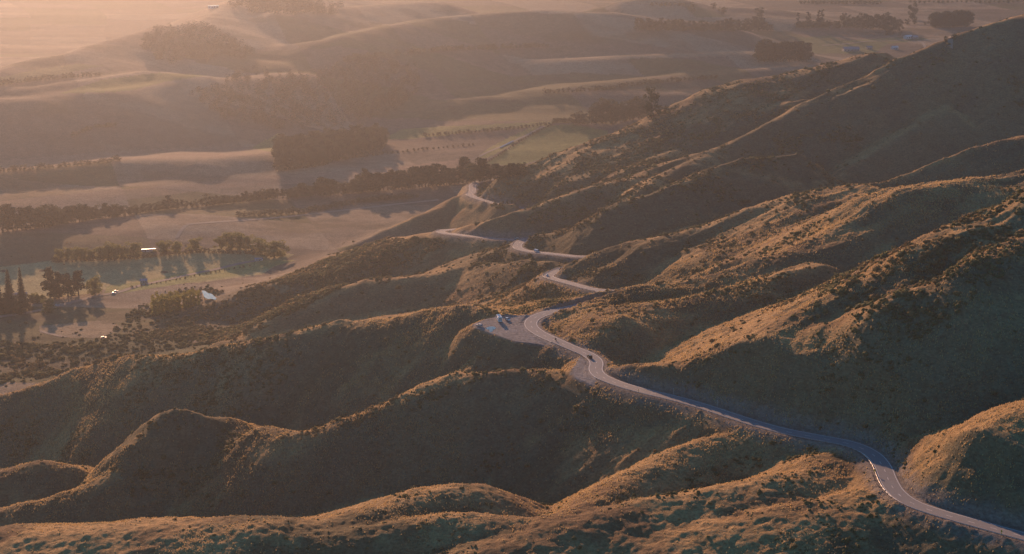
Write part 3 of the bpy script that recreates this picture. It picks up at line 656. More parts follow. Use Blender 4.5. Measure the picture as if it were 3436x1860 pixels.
# ------------------------------------------------------------------ vehicles
def wheel_set(root, xs, y, r=.33):
    first = None
    for x in xs:
        for sg in (-1, 1):
            if first is None:
                o = first = MB().tube((0, -.11, 0), (0, .11, 0), r, n=18).build("wheel", M['rubber'], root, True)
                h = MB().tube((0, -.12, 0), (0, .12, 0), r * .55, n=12).build("rim", M['grey'], o)
            else:
                o = copy_tree(first, root)
            o.location = (x, sg * y, r)
def road_vehicle(kind, DX, DY, z, heading, paint, label, cat):
    """kind: hatch, suv, van; +X is the front"""
    p = P(DX, DY, z) if z > 0 else hit(DX, DY)
    root = empty({'hatch': 'hatchback_car', 'suv': 'off_road_car', 'van': 'delivery_van'}[kind], p, heading); tag(root, label, cat)
    if kind == 'hatch':
        body = [(-2.05, .30), (2.05, .30), (2.10, .62), (1.95, .78), (1.05, .93), (-1.95, .95), (-2.10, .70)]
        cab = [(-1.95, .95), (1.05, .93), (.35, 1.42), (-.1, 1.48), (-1.2, 1.47), (-1.75, 1.30)]; W, wx = .87, (-1.25, 1.28)
        gl = [(-1.72, .98), (.88, .96), (.30, 1.36), (-1.15, 1.40), (-1.58, 1.26)]; roof = (-.45, 1.47, 1.45)
    elif kind == 'suv':
        body = [(-2.35, .42), (2.30, .42), (2.36, .80), (2.25, 1.02), (1.05, 1.12), (-2.35, 1.14), (-2.42, .80)]
        cab = [(-2.33, 1.14), (1.0, 1.12), (.45, 1.72), (.1, 1.80), (-2.0, 1.80), (-2.25, 1.62)]; W, wx = .94, (-1.40, 1.45)
        gl = [(-2.22, 1.18), (.85, 1.16), (.40, 1.66), (-1.95, 1.70), (-2.12, 1.60)]; roof = (-.9, 1.80, 2.0)
    else:
        body = [(-2.6, .35), (2.55, .35), (2.6, .75), (2.5, 1.0), (1.95, 1.15), (-2.6, 1.15)]
        cab = [(-2.6, 1.15), (1.95, 1.15), (1.35, 1.95), (1.1, 2.05), (-2.5, 2.08), (-2.6, 1.95)]; W, wx = .95, (-1.6, 1.6)
        gl = [(.35, 1.18), (1.8, 1.18), (1.28, 1.85), (.35, 1.88)]; roof = (-.7, 2.07, 2.6)
    MB().prism(body, -W, W).build("body", paint, root, bevel=.05)
    MB().prism(cab, -W + .02, W - .02, (1.0, .22 if kind != 'van' else .06)).build("cabin", paint, root, bevel=.04)
    for sg in (-1, 1):
        k = .22 if kind != 'van' else .06
        vs = [(x, sg * ((W - .02) * (1 - k * max(0, z_ - 1.0)) + .012), z_) for x, z_ in gl]
        mesh_obj("side_window", vs, [tuple(range(len(vs)))], M['glass'], root)
        MB().box((body[1][0] + .02, sg * (W - .25), .70 if kind == 'hatch' else .88), (.12, .34, .16)).build("headlight", M['lamp'], root)
        MB().box((body[0][0] - .03, sg * (W - .16), .80 if kind == 'hatch' else 1.0), (.10, .18, .28)).build("tail_light", M['tail'], root)
        MB().box((gl[1][0] if kind != 'van' else 1.7, sg * (W + .10), cab[0][1] + .08), (.14, .18, .13)).build("mirror", paint, root)
    def slab(a, b_, name):
        w0 = (W - .10) * (1 - (.22 if kind != 'van' else .06) * max(0, a[1] - 1.0)); w1 = (W - .10) * (1 - (.22 if kind != 'van' else .06) * max(0, b_[1] - 1.0))
        ex = .015 if a[0] > 0 else -.015
        mesh_obj(name, [(a[0] + ex, -w0, a[1] + .03), (a[0] + ex, w0, a[1] + .03), (b_[0] + ex, w1, b_[1]), (b_[0] + ex, -w1, b_[1])], [(0, 1, 2, 3)], M['glass'], root)
    slab(cab[1], cab[2], "windscreen"); slab(cab[0], cab[-1], "rear_window")
    wheel_set(root, wx, W - .10, .33 if kind == 'hatch' else .38)
    if kind == 'suv':
        for sg in (-1, 1): MB().tube((-1.8, sg * .6, 1.86), (.1, sg * .6, 1.86), .03).build("roof_rail", M['galv'], root)
    return root
def head_at(DX, DY, z, back=False):
    p = P(DX, DY, z); i = int(np.argmin((c05[:, 0] - p[0]) ** 2 + (c05[:, 1] - p[1]) ** 2)); i = min(max(i, 2), len(c05) - 3)
    d = c05[i + 2] - c05[i - 2]; a = math.atan2(d[1], d[0]); return (a + math.pi if back else a), c05[i][2] + .04, i
def on_road(kind, DX, DY, lane, back, paint, label, cat):
    z = 150.0
    for _ in range(6):
        a, z, i = head_at(DX, DY, z, back)
    d = c05[i + 2] - c05[i - 2]; n = np.array([-d[1], d[0]]) / np.hypot(d[0], d[1])
    o = road_vehicle(kind, DX, DY, z, a, paint, label, cat); o.location = (c05[i][0] + n[0] * lane, c05[i][1] + n[1] * lane, z)
    gr = (c05[i + 2][2] - c05[i - 2][2]) / 4.0 * (-1 if back else 1); o.rotation_euler = (0, -math.atan(gr), a); return o
on_road('suv', 1470, 901, 1.75, False, M['black'], "dark off-road car on the road above the small pull-off bend", "car")
def on_seg(idx_D, z0, kind, lane, back, paint, label):
    p = P(idx_D[0], idx_D[1], z0); i = int(np.argmin(np.abs(c05 - p).sum(1)))
    d = c05[i + 2] - c05[i - 2]; n = np.array([-d[1], d[0]]) / np.hypot(d[0], d[1]); a = math.atan2(d[1], d[0]) + (math.pi if back else 0)
    o = road_vehicle(kind, 0, 0, 1, a, paint, label, "van" if kind == 'van' else "car"); o.location = (c05[i][0] + n[0] * lane, c05[i][1] + n[1] * lane, c05[i][2] + .04)
on_seg((1385,694), 96.5, 'hatch', 0.8, True, M['white'], "white hatchback rounding the middle hairpin")
on_seg((1411,679), 93, 'suv', -1.2, True, M['dark'], "dark red car just behind the white one at the middle hairpin")
on_seg((1348,635), 78, 'van', -1.6, True, M['white'], "white van on the shaded stretch beyond the middle hairpin")
on_seg((1298,604), 69, 'hatch', -1.6, False, M['grey'], "silver hatchback in shade at the tight bend farther down")
# lookout: motorhome and two cars
def ang_to(D0, D1, z=147.2):
    a, b_ = P(*D0, z), P(*D1, z); return math.atan2(b_[1] - a[1], b_[0] - a[0])
def motorhome(DX, DY, heading):
    root = empty("motorhome", P(DX, DY, 147.14), heading); tag(root, "white motorhome with blue roof panels parked on the gravel lookout", "motorhome")
    prof = [(-3.6, .45), (3.3, .45), (3.4, .95), (3.15, 1.30), (3.0, 1.95), (3.25, 2.25), (3.1, 3.05), (2.6, 3.18), (-3.5, 3.18), (-3.62, 3.0)]
    MB().prism(prof, -1.15, 1.15).build("body", M['white'], root, bevel=.06)
    mesh_obj("windscreen", [(3.17, -.98, 1.32), (3.17, .98, 1.32), (3.03, .98, 1.93), (3.03, -.98, 1.93)], [(0, 1, 2, 3)], M['glass'], root)
    mesh_obj("front_window", [(3.262, -.8, 2.35), (3.262, .8, 2.35), (3.152, .8, 2.9), (3.152, -.8, 2.9)], [(0, 1, 2, 3)], M['glass'], root)
    for sg in (-1, 1):
        for x0, x1, z0, z1 in ((2.2, 2.9, 1.35, 1.95), (.2, 1.4, 1.7, 2.35), (-2.8, -1.5, 1.7, 2.35)):
            MB().box(((x0 + x1) / 2, sg * 1.155, (z0 + z1) / 2), (x1 - x0, .03, z1 - z0)).build("side_window", M['glass'], root)
        MB().box((3.42, sg * .85, .85), (.08, .34, .2)).build("headlight", M['lamp'], root)
        MB().box((3.05, sg * 1.34, 1.75), (.12, .22, .38)).build("mirror", M['white'], root)
        MB().box((-3.63, sg * 1.0, 1.0), (.06, .2, .4)).build("tail_light", M['tail'], root)
    MB().box((-1.7, 0, 3.215), (2.6, 1.7, .05)).build("roof_panel", M['solar'], root)
    MB().box((1.5, 0, 3.24), (.8, .8, .12)).build("roof_hatch", M['solar'], root)
    MB().box((.5, 0, 3.22), (.5, .5, .10)).build("roof_hatch", M['glass'], root)
    MB().box((-.6, -1.17, 1.4), (.7, .04, 1.8)).build("door", M['white'], root)
    wheel_set(root, (-2.1, 2.1), 1.0, .36)
motorhome(1256, 808, ang_to((1250,795), (1263,817)))
road_vehicle('hatch', 1277, 806, 147.14, ang_to((1272,803), (1285,806)) - .35, M['white'], "small white car parked to the right of the motorhome", "car")
road_vehicle('hatch', 1206, 821, 147.14, ang_to((1198,819), (1216,823)) + math.pi, M['grey'], "silver car parked alone at the left end of the lookout", "car")

# motorcyclist on the road below the lookout
a, z, i = head_at(1376, 862, 147.9); pos = (c05[i][0], c05[i][1], z)
root = empty("motorcycle", pos, a + math.pi); tag(root, "dark motorcycle under its rider on the road below the lookout", "motorcycle")
for x in (-.72, .72):
    MB().tube((x, -.06, .32), (x, .06, .32), .32, n=18).build("wheel", M['rubber'], root)
MB().prism([(-.7, .45), (.3, .42), (.62, .75), (.35, 1.0), (-.05, .95), (-.35, .80), (-.95, .92), (-.9, .78)], -.14, .14).build("body", M['black'], root, bevel=.03)
MB().tube((.72, .1, .32), (.45, .1, 1.02), .03).tube((.72, -.1, .32), (.45, -.1, 1.02), .03).build("fork", M['galv'], root)
MB().tube((.42, -.38, 1.06), (.42, .38, 1.06), .018).build("handlebar", M['black'], root)
MB().prism([(.5, .9), (.72, .95), (.55, 1.25), (.45, 1.2)], -.15, .15).build("windshield", M['glass'], root)
MB().box((.78, 0, .85), (.08, .2, .16)).build("headlight", M['lamp'], root)
def skin_body(name, joints, edges, m, parent=None):
    me = bpy.data.meshes.new(name); me.from_pydata([j[0] for j in joints], edges, [])
    o = bpy.data.objects.new(name, me); COL.objects.link(o); me.materials.append(m)
    if parent: o.parent = parent
    sk = o.modifiers.new("skin", 'SKIN')
    for v_, j in zip(me.skin_vertices[0].data, joints): v_.radius = (j[1], j[1])
    me.skin_vertices[0].data[0].use_root = True
    ss_ = o.modifiers.new("sub", 'SUBSURF'); ss_.levels = 1; ss_.render_levels = 1
    return o
J = [((-.35, 0, .95), .15), ((-.28, 0, 1.15), .15), ((-.12, 0, 1.38), .17), ((-.02, 0, 1.52), .07), ((.03, 0, 1.60), .09), ((.05, 0, 1.72), .10)]
E = [(0, 1), (1, 2), (2, 3), (3, 4), (4, 5)]
for sg in (-1, 1):
    b0 = len(J)
    J += [((-.12, sg * .2, 1.42), .075), ((.10, sg * .30, 1.20), .05), ((.36, sg * .30, 1.10), .038), ((.43, sg * .30, 1.08), .035)]
    E += [(2, b0), (b0, b0 + 1), (b0 + 1, b0 + 2), (b0 + 2, b0 + 3)]
    b0 = len(J)
    J += [((-.32, sg * .13, .90), .10), ((.08, sg * .2, .78), .075), ((-.15, sg * .2, .42), .05), ((.02, sg * .2, .34), .04)]
    E += [(0, b0), (b0, b0 + 1), (b0 + 1, b0 + 2), (b0 + 2, b0 + 3)]
per = empty("person", pos, a + math.pi); tag(per, "rider in a dark suit and helmet sitting on the motorcycle", "person")
skin_body("body", J, E, M['cloth'], per)
MB().tube((.05, 0, 1.60), (.06, 0, 1.86), .135, .10, 14).build("helmet", M['black'], per, True, bevel=.03)

# signs, marker posts and poles beside the road
def sign(DX, DY, z, kind, label, lane=4.9, face=0.0):
    a, zz, i = head_at(DX, DY, z); d = c05[i + 2] - c05[i - 2]; n = np.array([-d[1], d[0]]) / np.hypot(d[0], d[1])
    root = empty("road_sign", (c05[i][0] + n[0] * lane, c05[i][1] + n[1] * lane, zz - .1), face); tag(root, label, "road sign")
    MB().tube((0, 0, 0), (0, 0, 2.5), .04).build("post", M['post'], root)
    if kind == 'diamond':
        MB().add([(-.03, 0, 1.55), (-.03, .55, 2.1), (-.03, 0, 2.65), (-.03, -.55, 2.1), (-.06, 0, 1.55), (-.06, .55, 2.1), (-.06, 0, 2.65), (-.06, -.55, 2.1)],
                 [(0, 1, 2, 3), (7, 6, 5, 4), (0, 4, 5, 1), (1, 5, 6, 2), (2, 6, 7, 3), (3, 7, 4, 0)]).build("panel", M['yellow'], root)
        MB().box((-.045, 0, 1.25), (.03, .5, .4)).build("speed_plate", M['yellow'], root)
    else:
        MB().tube((-.03, 0, 2.2), (-.06, 0, 2.2), .42, n=24).build("panel", M['yellow'], root)
        MB().box((-.045, 0, 1.5), (.03, .6, .5)).build("speed_plate", M['yellow'], root)
    return root
sign(1522, 922, 151, 'round', "round sign standing on the gravel verge of the pull-off bend", -6.5, .4)
sign(1620, 986, 154.5, 'diamond', "yellow curve sign behind the guard rail past the pull-off", 4.95, .3)
sign(2538, 1341, 175.5, 'diamond', "yellow curve sign by the road at the lower right corner", 4.95, .4)
sign(2216, 1195, 168.2, 'diamond', "curve sign at the guard rail whose shadow crosses the near bend", 4.95, 1.2)
sign(1398, 704, 98, 'diamond', "small curve sign behind the rail of the middle hairpin", 4.95, .3)
for (DX, DY, z, lb) in ((1786, 1028, 157.6, "tall white marker post on the uphill side of the long straight"), (1680, 997, 155.5, "thin pale marker post nearer the pull-off on the uphill verge")):
    a, zz, i = head_at(DX, DY, z); d = c05[i + 2] - c05[i - 2]; n = np.array([-d[1], d[0]]) / np.hypot(d[0], d[1])
    root = empty("marker_post", (c05[i][0] - n[0] * 5.0, c05[i][1] - n[1] * 5.0, zz - .1)); tag(root, lb, "marker post")
    MB().tube((0, 0, 0), (0, 0, 3.0), .06, .05).build("pole", M['white'], root); MB().box((0, 0, 3.1), (.12, .12, .25)).build("cap", M['white'], root)
# culvert head at the inner edge of the near bend
a, zz, i = head_at(2228, 1185, 168); d = c05[i + 2] - c05[i - 2]; n = np.array([-d[1], d[0]]) / np.hypot(d[0], d[1])
root = empty("culvert_head", (c05[i][0] - n[0] * 6.2, c05[i][1] - n[1] * 6.2, zz - .3), .3); tag(root, "small concrete culvert head at the inner edge of the near bend", "culvert")
MB().box((0, 0, .3), (1.6, .3, .9)).build("headwall", M['wall'], root); MB().tube((0, -.4, .25), (0, .4, .25), .3, n=16).build("pipe", M['galv'], root)
def power_pole(DX, DY, h, label):
    p = hit(DX, DY); root = empty("power_pole", p - [0, 0, .4], .5); tag(root, label, "power pole")
    MB().tube((0, 0, 0), (0, 0, h), .22, .15).build("pole", M['post'], root); MB().box((0, 0, h - .8), (3.0, .16, .2)).build("crossarm", M['post'], root)
    for x in (-1.3, -.4, .5, 1.3): MB().tube((x, 0, h - .7), (x, 0, h - .35), .08).build("insulator", M['wall'], root)
power_pole(864, 525, 13, "power pole beside the pale farm track below the far hedge")
power_pole(355, 699, 9, "power pole in the green paddock near the grey-roofed cottage")
power_pole(465, 663, 8, "power pole in the paddock under the round willows")

# ------------------------------------------------------------------ trees
rng = np.random.default_rng(4)
def leaf_faces(C, size, rg, flat=.0):
    n = len(C); u = rg.normal(size=(n, 3)); u /= np.linalg.norm(u, axis=1)[:, None]; w_ = rg.normal(size=(n, 3)); w_ -= (w_ * u).sum(1)[:, None] * u; w_ /= np.linalg.norm(w_, axis=1)[:, None]
    v_ = np.cross(u, w_); s_ = size * rg.uniform(.6, 1.4, (n, 1))
    V = np.stack([C - u * s_, C + w_ * s_ * .8, C + u * s_, C - w_ * s_ * .8], 1).reshape(-1, 3)
    return V, np.arange(4 * n).reshape(n, 4)
def blob_points(n, lumps, rg):
    """points near the skins of many small lumps"""
    L = np.array(lumps); k = rg.integers(0, len(L), n); d = rg.normal(size=(n, 3)); d /= np.linalg.norm(d, axis=1)[:, None]
    r = L[k, 3:4] * rg.uniform(.55, 1.08, (n, 1)); return L[k, :3] + d * r * [1, 1, .85]
def crown(kind, n, rg):
    """crown of a tree 1 unit high, returns verts, faces"""
    lumps = []
    if kind == 'willow':
        for _ in range(34):
            a_, rr, zz_ = rg.uniform(0, 6.28), rg.uniform(0, .40) , rg.uniform(.12, .86); k_ = math.sqrt(max(.05, 1 - ((zz_ - .42) / .56) ** 2)); lumps.append((math.cos(a_) * rr * k_ * 1.05, math.sin(a_) * rr * k_ * 1.05, zz_, rg.uniform(.09, .15)))
        C = blob_points(n, lumps, rg); return leaf_faces(C, .026, rg)
    if kind == 'gum':
        for _ in range(30):
            a_, zz_ = rg.uniform(0, 6.28), rg.uniform(.10, .90); rr = rg.uniform(.03, .30) * (1.15 - abs(zz_ - .5)); lumps.append((math.cos(a_) * rr, math.sin(a_) * rr, zz_, rg.uniform(.08, .13)))
        C = blob_points(n, lumps, rg); return leaf_faces(C, .024, rg)
    if kind == 'poplar':
        for _ in range(22):
            zz_ = rg.uniform(.08, .95); a_ = rg.uniform(0, 6.28); rr = .06 * math.sin(math.pi * min(1, zz_ * .9 + .08)) ** .5; lumps.append((math.cos(a_) * rr, math.sin(a_) * rr, zz_, .07 * (1.15 - zz_ * .75)))
        C = blob_points(n, lumps, rg); return leaf_faces(C, .018, rg)
    if kind == 'aspen':
        for _ in range(16):
            zz_ = rg.uniform(.08, .93); a_ = rg.uniform(0, 6.28); rr = rg.uniform(0, .13); lumps.append((math.cos(a_) * rr, math.sin(a_) * rr, zz_, rg.uniform(.06, .10)))
        C = blob_points(n, lumps, rg); return leaf_faces(C, .022, rg)
    if kind == 'pine':
        for _ in range(32):
            zz_ = rg.uniform(.10, .95); a_ = rg.uniform(0, 6.28); rr = rg.uniform(.03, .20) * (1.25 - zz_); lumps.append((math.cos(a_) * rr * 1.2, math.sin(a_) * rr * 1.2, zz_, rg.uniform(.06, .10)))
        C = blob_points(n, lumps, rg); return leaf_faces(C, .024, rg)
    # spruce: whorls of drooping boughs, ragged outline
    Vs, Fs, c = [], [], 0; levels = 26
    for l in range(levels):
        zz_ = .08 + .90 * l / (levels - 1); R_ = (.20 * (1 - zz_) ** .85 + .008) * rg.uniform(.75, 1.18); nb_ = 9 if l < 18 else 6
        for b_ in range(nb_):
            a_ = 6.283 * (b_ + rg.uniform(-.3, .3)) / nb_ + l; r_ = R_ * rg.uniform(.7, 1.15); dr = .30 * r_
            ca_, sa_ = math.cos(a_), math.sin(a_); wd_ = r_ * .30
            V = [(0, 0, zz_ + .015), (ca_ * r_ * .6 - sa_ * wd_, sa_ * r_ * .6 + ca_ * wd_, zz_ - dr * .55), (ca_ * r_, sa_ * r_, zz_ - dr), (ca_ * r_ * .6 + sa_ * wd_, sa_ * r_ * .6 - ca_ * wd_, zz_ - dr * .55)]
            Vs += V; Fs.append((c, c + 1, c + 2, c + 3)); c += 4
    C = []
    for _ in range(n // 2):
        zz_ = rg.uniform(.04, .95) ; a_ = rg.uniform(0, 6.28); r_ = .19 * (1 - zz_) ** .85 * rg.uniform(.3, 1); C.append((math.cos(a_) * r_, math.sin(a_) * r_, zz_ - .25 * r_))
    V2, F2 = leaf_faces(np.array(C), .015, rg)
    return np.vstack([np.array(Vs), V2]), np.vstack([np.array(Fs), F2 + len(Vs)])
def trunk_mb(kind, rg):
    m = MB(); top = {'willow': .5, 'gum': .75, 'poplar': .9, 'aspen': .85, 'pine': .85, 'spruce': .96}[kind]; r0 = {'willow': .035, 'gum': .022, 'poplar': .016, 'aspen': .010, 'pine': .022, 'spruce': .018}[kind]
    pts = [Vector((0, 0, -.02))]; 
    for k_ in range(1, 5): pts.append(Vector((rg.uniform(-.012, .012), rg.uniform(-.012, .012), top * k_ / 4)))
    for k_ in range(4): m.tube(pts[k_], pts[k_ + 1], r0 * (1 - k_ * .22), r0 * (1 - (k_ + 1) * .22), 7)
    if kind in ('willow', 'gum', 'pine', 'aspen'):
        for _ in range(7 if kind != 'aspen' else 4):
            z0 = rg.uniform(.2, top * .9); a_ = rg.uniform(0, 6.28); rr = rg.uniform(.12, .26) * (1 if kind != 'aspen' else .4)
            m.tube((0, 0, z0), (math.cos(a_) * rr, math.sin(a_) * rr, z0 + rr * .7), r0 * .45, r0 * .15, 5)
    return m
MATK = {'willow': 'willow', 'gum': 'gum', 'poplar': 'conifer', 'aspen': 'poplar', 'pine': 'conifer', 'spruce': 'conifer'}
NL = {'willow': 3200, 'gum': 1800, 'poplar': 1100, 'aspen': 900, 'pine': 1700, 'spruce': 1400}
NAMES = {'willow': 'willow_tree', 'gum': 'broadleaf_tree', 'poplar': 'poplar_tree', 'aspen': 'young_poplar', 'pine': 'pine_tree', 'spruce': 'spruce_tree'}
PROTO = {}
def proto(kind, var, simple):
    key = (kind, var, simple)
    if key not in PROTO:
        rg = np.random.default_rng(abs(hash((len(kind), ord(kind[0]), ord(kind[1]), var))) % 99991)
        n = NL[kind] if not simple else max(260, NL[kind] // 4)
        V, F = crown(kind, n, rg)
        if simple: 
            c = V.reshape(-1, 4, 3).mean(1, keepdims=True); V = (c + (V.reshape(-1, 4, 3) - c) * 1.75).reshape(-1, 3)
        tm = trunk_mb(kind, rg)
        def mk(nm, V, F, mats, fm=None):
            me = bpy.data.meshes.new(nm); me.from_pydata([tuple(map(float, p)) for p in V], [], [tuple(map(int, f_)) for f_ in F])
            for q in mats: me.materials.append(q)
            if fm is not None: me.polygons.foreach_set("material_index", np.array(fm, np.int32))
            me.update(); return me
        if simple:
            nv = len(V); F2 = [tuple(i + nv for i in f_) for f_ in tm.f]
            PROTO[key] = mk(NAMES[kind], list(map(tuple, V)) + tm.v, list(map(tuple, F)) + F2, [M[MATK[kind]], M['bark']], [0] * len(F) + [1] * len(F2))
        else:
            PROTO[key] = (mk("crown", V, F, [M[MATK[kind]]]), mk("trunk", tm.v, tm.f, [M['bark']]))
    return PROTO[key]
TREES = []
def tree(kind, DX, DYb, DYt=None, h=None, wide=1.0, label=None, group=None, at=None, name=None):
    p = hit(DX, DYb) if at is None else np.array(at, float)
    if kind == 'willow': wide *= 1.38 if group is None else 1.12
    if kind == 'pine' and wide < 1.3: wide *= 1.25
    if h is None: h = (DYb - DYt) * K / FOC * p[1] / math.cos(R(17)) * 1.02
    px = h / p[1] * FOC / K / 2.515
    simple = px < 9.5
    var = int(rng.integers(0, 3)); rz = rng.uniform(0, 6.28); sx = h * wide * rng.uniform(.92, 1.08)
    if simple:
        o = bpy.data.objects.new(NAMES[kind], proto(kind, var, True)); COL.objects.link(o); top = o
    else:
        cm, tm = proto(kind, var, False); o = empty(NAMES[kind], (0, 0, 0))
        for nm, me in (("crown", cm), ("trunk", tm)):
            q = bpy.data.objects.new(nm, me); COL.objects.link(q); q.parent = o
    o.location = (p[0], p[1], p[2] - .3); o.rotation_euler = (0, 0, rz); o.scale = (sx, sx, h)
    o.name = name or o.name; tag(o, label, "bush" if name == 'hedge_bush' else "tree", group); TREES.append((p[0], p[1], h)); return o
ORD = lambda n: '%d%s' % (n, 'th' if 10 <= n % 100 <= 20 else {1: 'st', 2: 'nd', 3: 'rd'}.get(n % 10, 'th'))
# row of willows by the creek
for qi, (x, yt, yb, w_) in enumerate([(152,624,655,1.1),(172,622,655,1.1),(193,621,655,1.1),(212,622,655,1.1),(228,626,655,1.0)]):
    tree('willow', x, yb, yt, wide=w_, label="rounded willow, %s from the left in the leftmost clump by the creek" % ORD(qi + 1), group="willows in the left clump by the creek")
for qi, (x, yt, yb, w_) in enumerate([(254,617,653,1.15),(273,610,653,1.15),(292,610,653,1.15),(310,620,652,1.1)]):
    tree('willow', x, yb, yt, wide=w_, label="large willow, %s from the left in the tall merged clump by the creek" % ORD(qi + 1), group="willows in the tall clump by the creek")
tree('willow', 336, 647, 609, wide=1.1, label="willow at the right end of the tall clump, beside the bright glasshouse roofs")
tree('willow', 410, 641, 604, wide=1.0, label="round willow just right of the bright glasshouse roofs")
tree('willow', 443, 641, 604, wide=.95, label="round willow second to the right of the glasshouse roofs")
tree('willow', 492, 632, 597, wide=1.05, label="round willow standing alone between the two willow clumps")
for qi, (x, yt, yb, w_) in enumerate([(557,592,627,1.2),(580,583,627,1.2),(603,582,627,1.2),(624,590,628,1.1)]):
    tree('willow', x, yb, yt, wide=w_, label="willow in the biggest clump of the creek row, %s from its left" % ORD(qi + 1), group="willows in the right clump by the creek")
tree('willow', 654, 640, 597, wide=1.1, label="pale willow between the biggest clump and the golden one")
tree('willow', 690, 648, 605, wide=1.35, label="broad golden willow at the far right end of the creek row")
# conifers round the homestead, lower left
tree('spruce', 1, 790, 693, wide=.9, label="tall spruce cut by the left edge of the photo")
tree('spruce', 26, 778, 671, wide=1.0, label="tall full spruce, second from the left edge")
tree('spruce', 57, 775, 665, wide=.72, label="tallest and slimmest spruce beside the homestead drive")
for (x, yt, yb, w_, lb) in [(127,669,750,.9,"tallest dark pine at the left of the homestead pine clump"),(149,684,748,1.1,"dark pine second in the homestead clump"),(171,686,746,1.1,"dark pine third in the homestead clump"),(198,679,744,1.15,"broad dark pine at the right of the homestead clump"),
                        (140,700,752,1.4,"low dark pine in front of the homestead clump")]:
    tree('pine', x, yb, yt, wide=w_, label=lb)
tree('willow', 239, 742, 693, wide=.80, label="round green tree standing alone right of the homestead pines")
tree('willow', 122, 787, 750, wide=.85, label="dark round tree below the homestead pines by the road")
for (x, yt, yb) in [(6,735,785),(20,745,787),(36,742,788),(72,740,782),(48,750,790)]:
    tree('gum', x, yb, yt, wide=1.5, label="dark leafy tree crowded under the spruces at the homestead", group="undergrowth trees at the homestead")
for (x, yt, yb) in [(85,735,762),(95,738,763),(107,740,763)]:
    tree('willow', x, yb, yt, wide=1.0, label="small garden tree between the spruces and the pine clump", group="garden trees at the homestead")
# young poplars on the bench
for k_ in range(39):
    x = 388 + (k_ % 13) * 9.3 + rng.uniform(-3, 3); f_ = (x - 388) / 118; yt = 738 - 15 * f_ + rng.uniform(-5, 5) + (k_ // 13) * 5 ; yb = 793 - 24 * f_ - (2 - k_ // 13) * 7 + rng.uniform(-2, 2)
    tree('aspen', x, yb, yt, wide=rng.uniform(.8, 1.3), label="yellow-green young poplar in the stand on the scrubby bench", group="young poplars on the bench")
# far hedgerow belt across the valley
belt = [(7,519,583),(33,525,580),(55,527,578),(77,525,574),(100,527,572),(124,523,570),(142,524,566),(160,520,562),(180,521,560),(200,515,558),(216,518,556),(234,522,553),(254,519,550),(275,518,548),(294,515,545),(315,520,543),(335,522,540),(356,518,536),(378,513,533),(402,508,530),(425,502,527),(447,506,524),(469,508,522),(495,504,520),(520,500,518),(540,498,516),(560,495,514),(580,493,512),(600,490,510),(620,489,508),(640,487,506),(660,484,504),
 (678,476,501),(698,479,500),(723,476,499),(745,469,497),(765,467,495),(782,466,494),(807,451,492),(825,456,491),(838,453,490),(863,460,488),(888,462,486),(905,452,484),(919,431,483),(932,440,482),(944,438,481),(965,440,479),(986,428,477),(1003,434,476),(1019,434,475),(1033,428,474),(1044,420,472),(1062,422,471),(1078,417,470),(1098,420,468),(1117,416,466),(1130,428,465),(1142,431,463),(1165,399,461),(1183,420,459),(1206,398,457),(1224,415,455),(1243,414,453),(1257,420,451),(1271,417,449),(1293,418,446),(1310,418,443)]
belt = sorted(belt + [((a_[0] + b_[0]) / 2, (a_[1] + b_[1]) / 2 + rng.uniform(-3, 6), (a_[2] + b_[2]) / 2) for a_, b_ in zip(belt[:-1], belt[1:])])
tall_belt = (919, 1044, 1165, 1206)
ORD = lambda n: '%d%s' % (n, 'th' if 10 <= n % 100 <= 20 else {1: 'st', 2: 'nd', 3: 'rd'}.get(n % 10, 'th'))
for bi, (x, yt, yb) in enumerate(belt):
    k_ = 'pine' if rng.random() < (.7 if x > 800 else .45) or x in tall_belt else 'gum'; yt = yt - abs(rng.normal(0, 5))
    tree(k_, x, yb, yt, wide=(1.6 if k_ == 'gum' else 1.15) if x not in tall_belt else .95, label=("tall pine rising above the hedgerow belt, %s tree from its left" if x in tall_belt else "dark tree in the long valley hedgerow belt, %s from the left") % ORD(bi + 1), group=("tall pines of the hedgerow belt" if x in tall_belt else "trees of the long hedgerow belt"))
# low second hedge
for k_ in range(34):
    f_ = k_ / 33; x = 600 + 450 * f_; yb = np.interp(x, [600,760,900,1050], [545,538,511,497]) ; hh = np.interp(x, [600,700,900,1000,1050], [16,17,14,20,8])
    tree('gum', x, yb, yb - hh * rng.uniform(.75, 1.1), wide=1.9, label="low dark bushy tree, %s from the left in the hedge above the pale track" % ORD(k_ + 1), group="trees of the second hedge", name="hedge_tree")
# plantation in mid valley
for r_ in range(6):
    f_ = r_ / 5.0
    x0, y0 = 700, 432 - 40 * f_; x1, y1 = (835 + 130 * min(1, f_ * 1.6)), (413 - 52 * f_)
    for x in np.arange(x0, x1, 12.5):
        y = y0 + (y1 - y0) * (x - x0) / (x1 - x0) + rng.uniform(-2, 2)
        tree('pine' if rng.random() < .6 else 'gum', x + rng.uniform(-3, 3), y, y - rng.uniform(44, 56) * (.8 + .2 * f_), wide=.95, label="tall tree in the dense plantation in the middle of the valley", group="trees of the mid valley plantation")
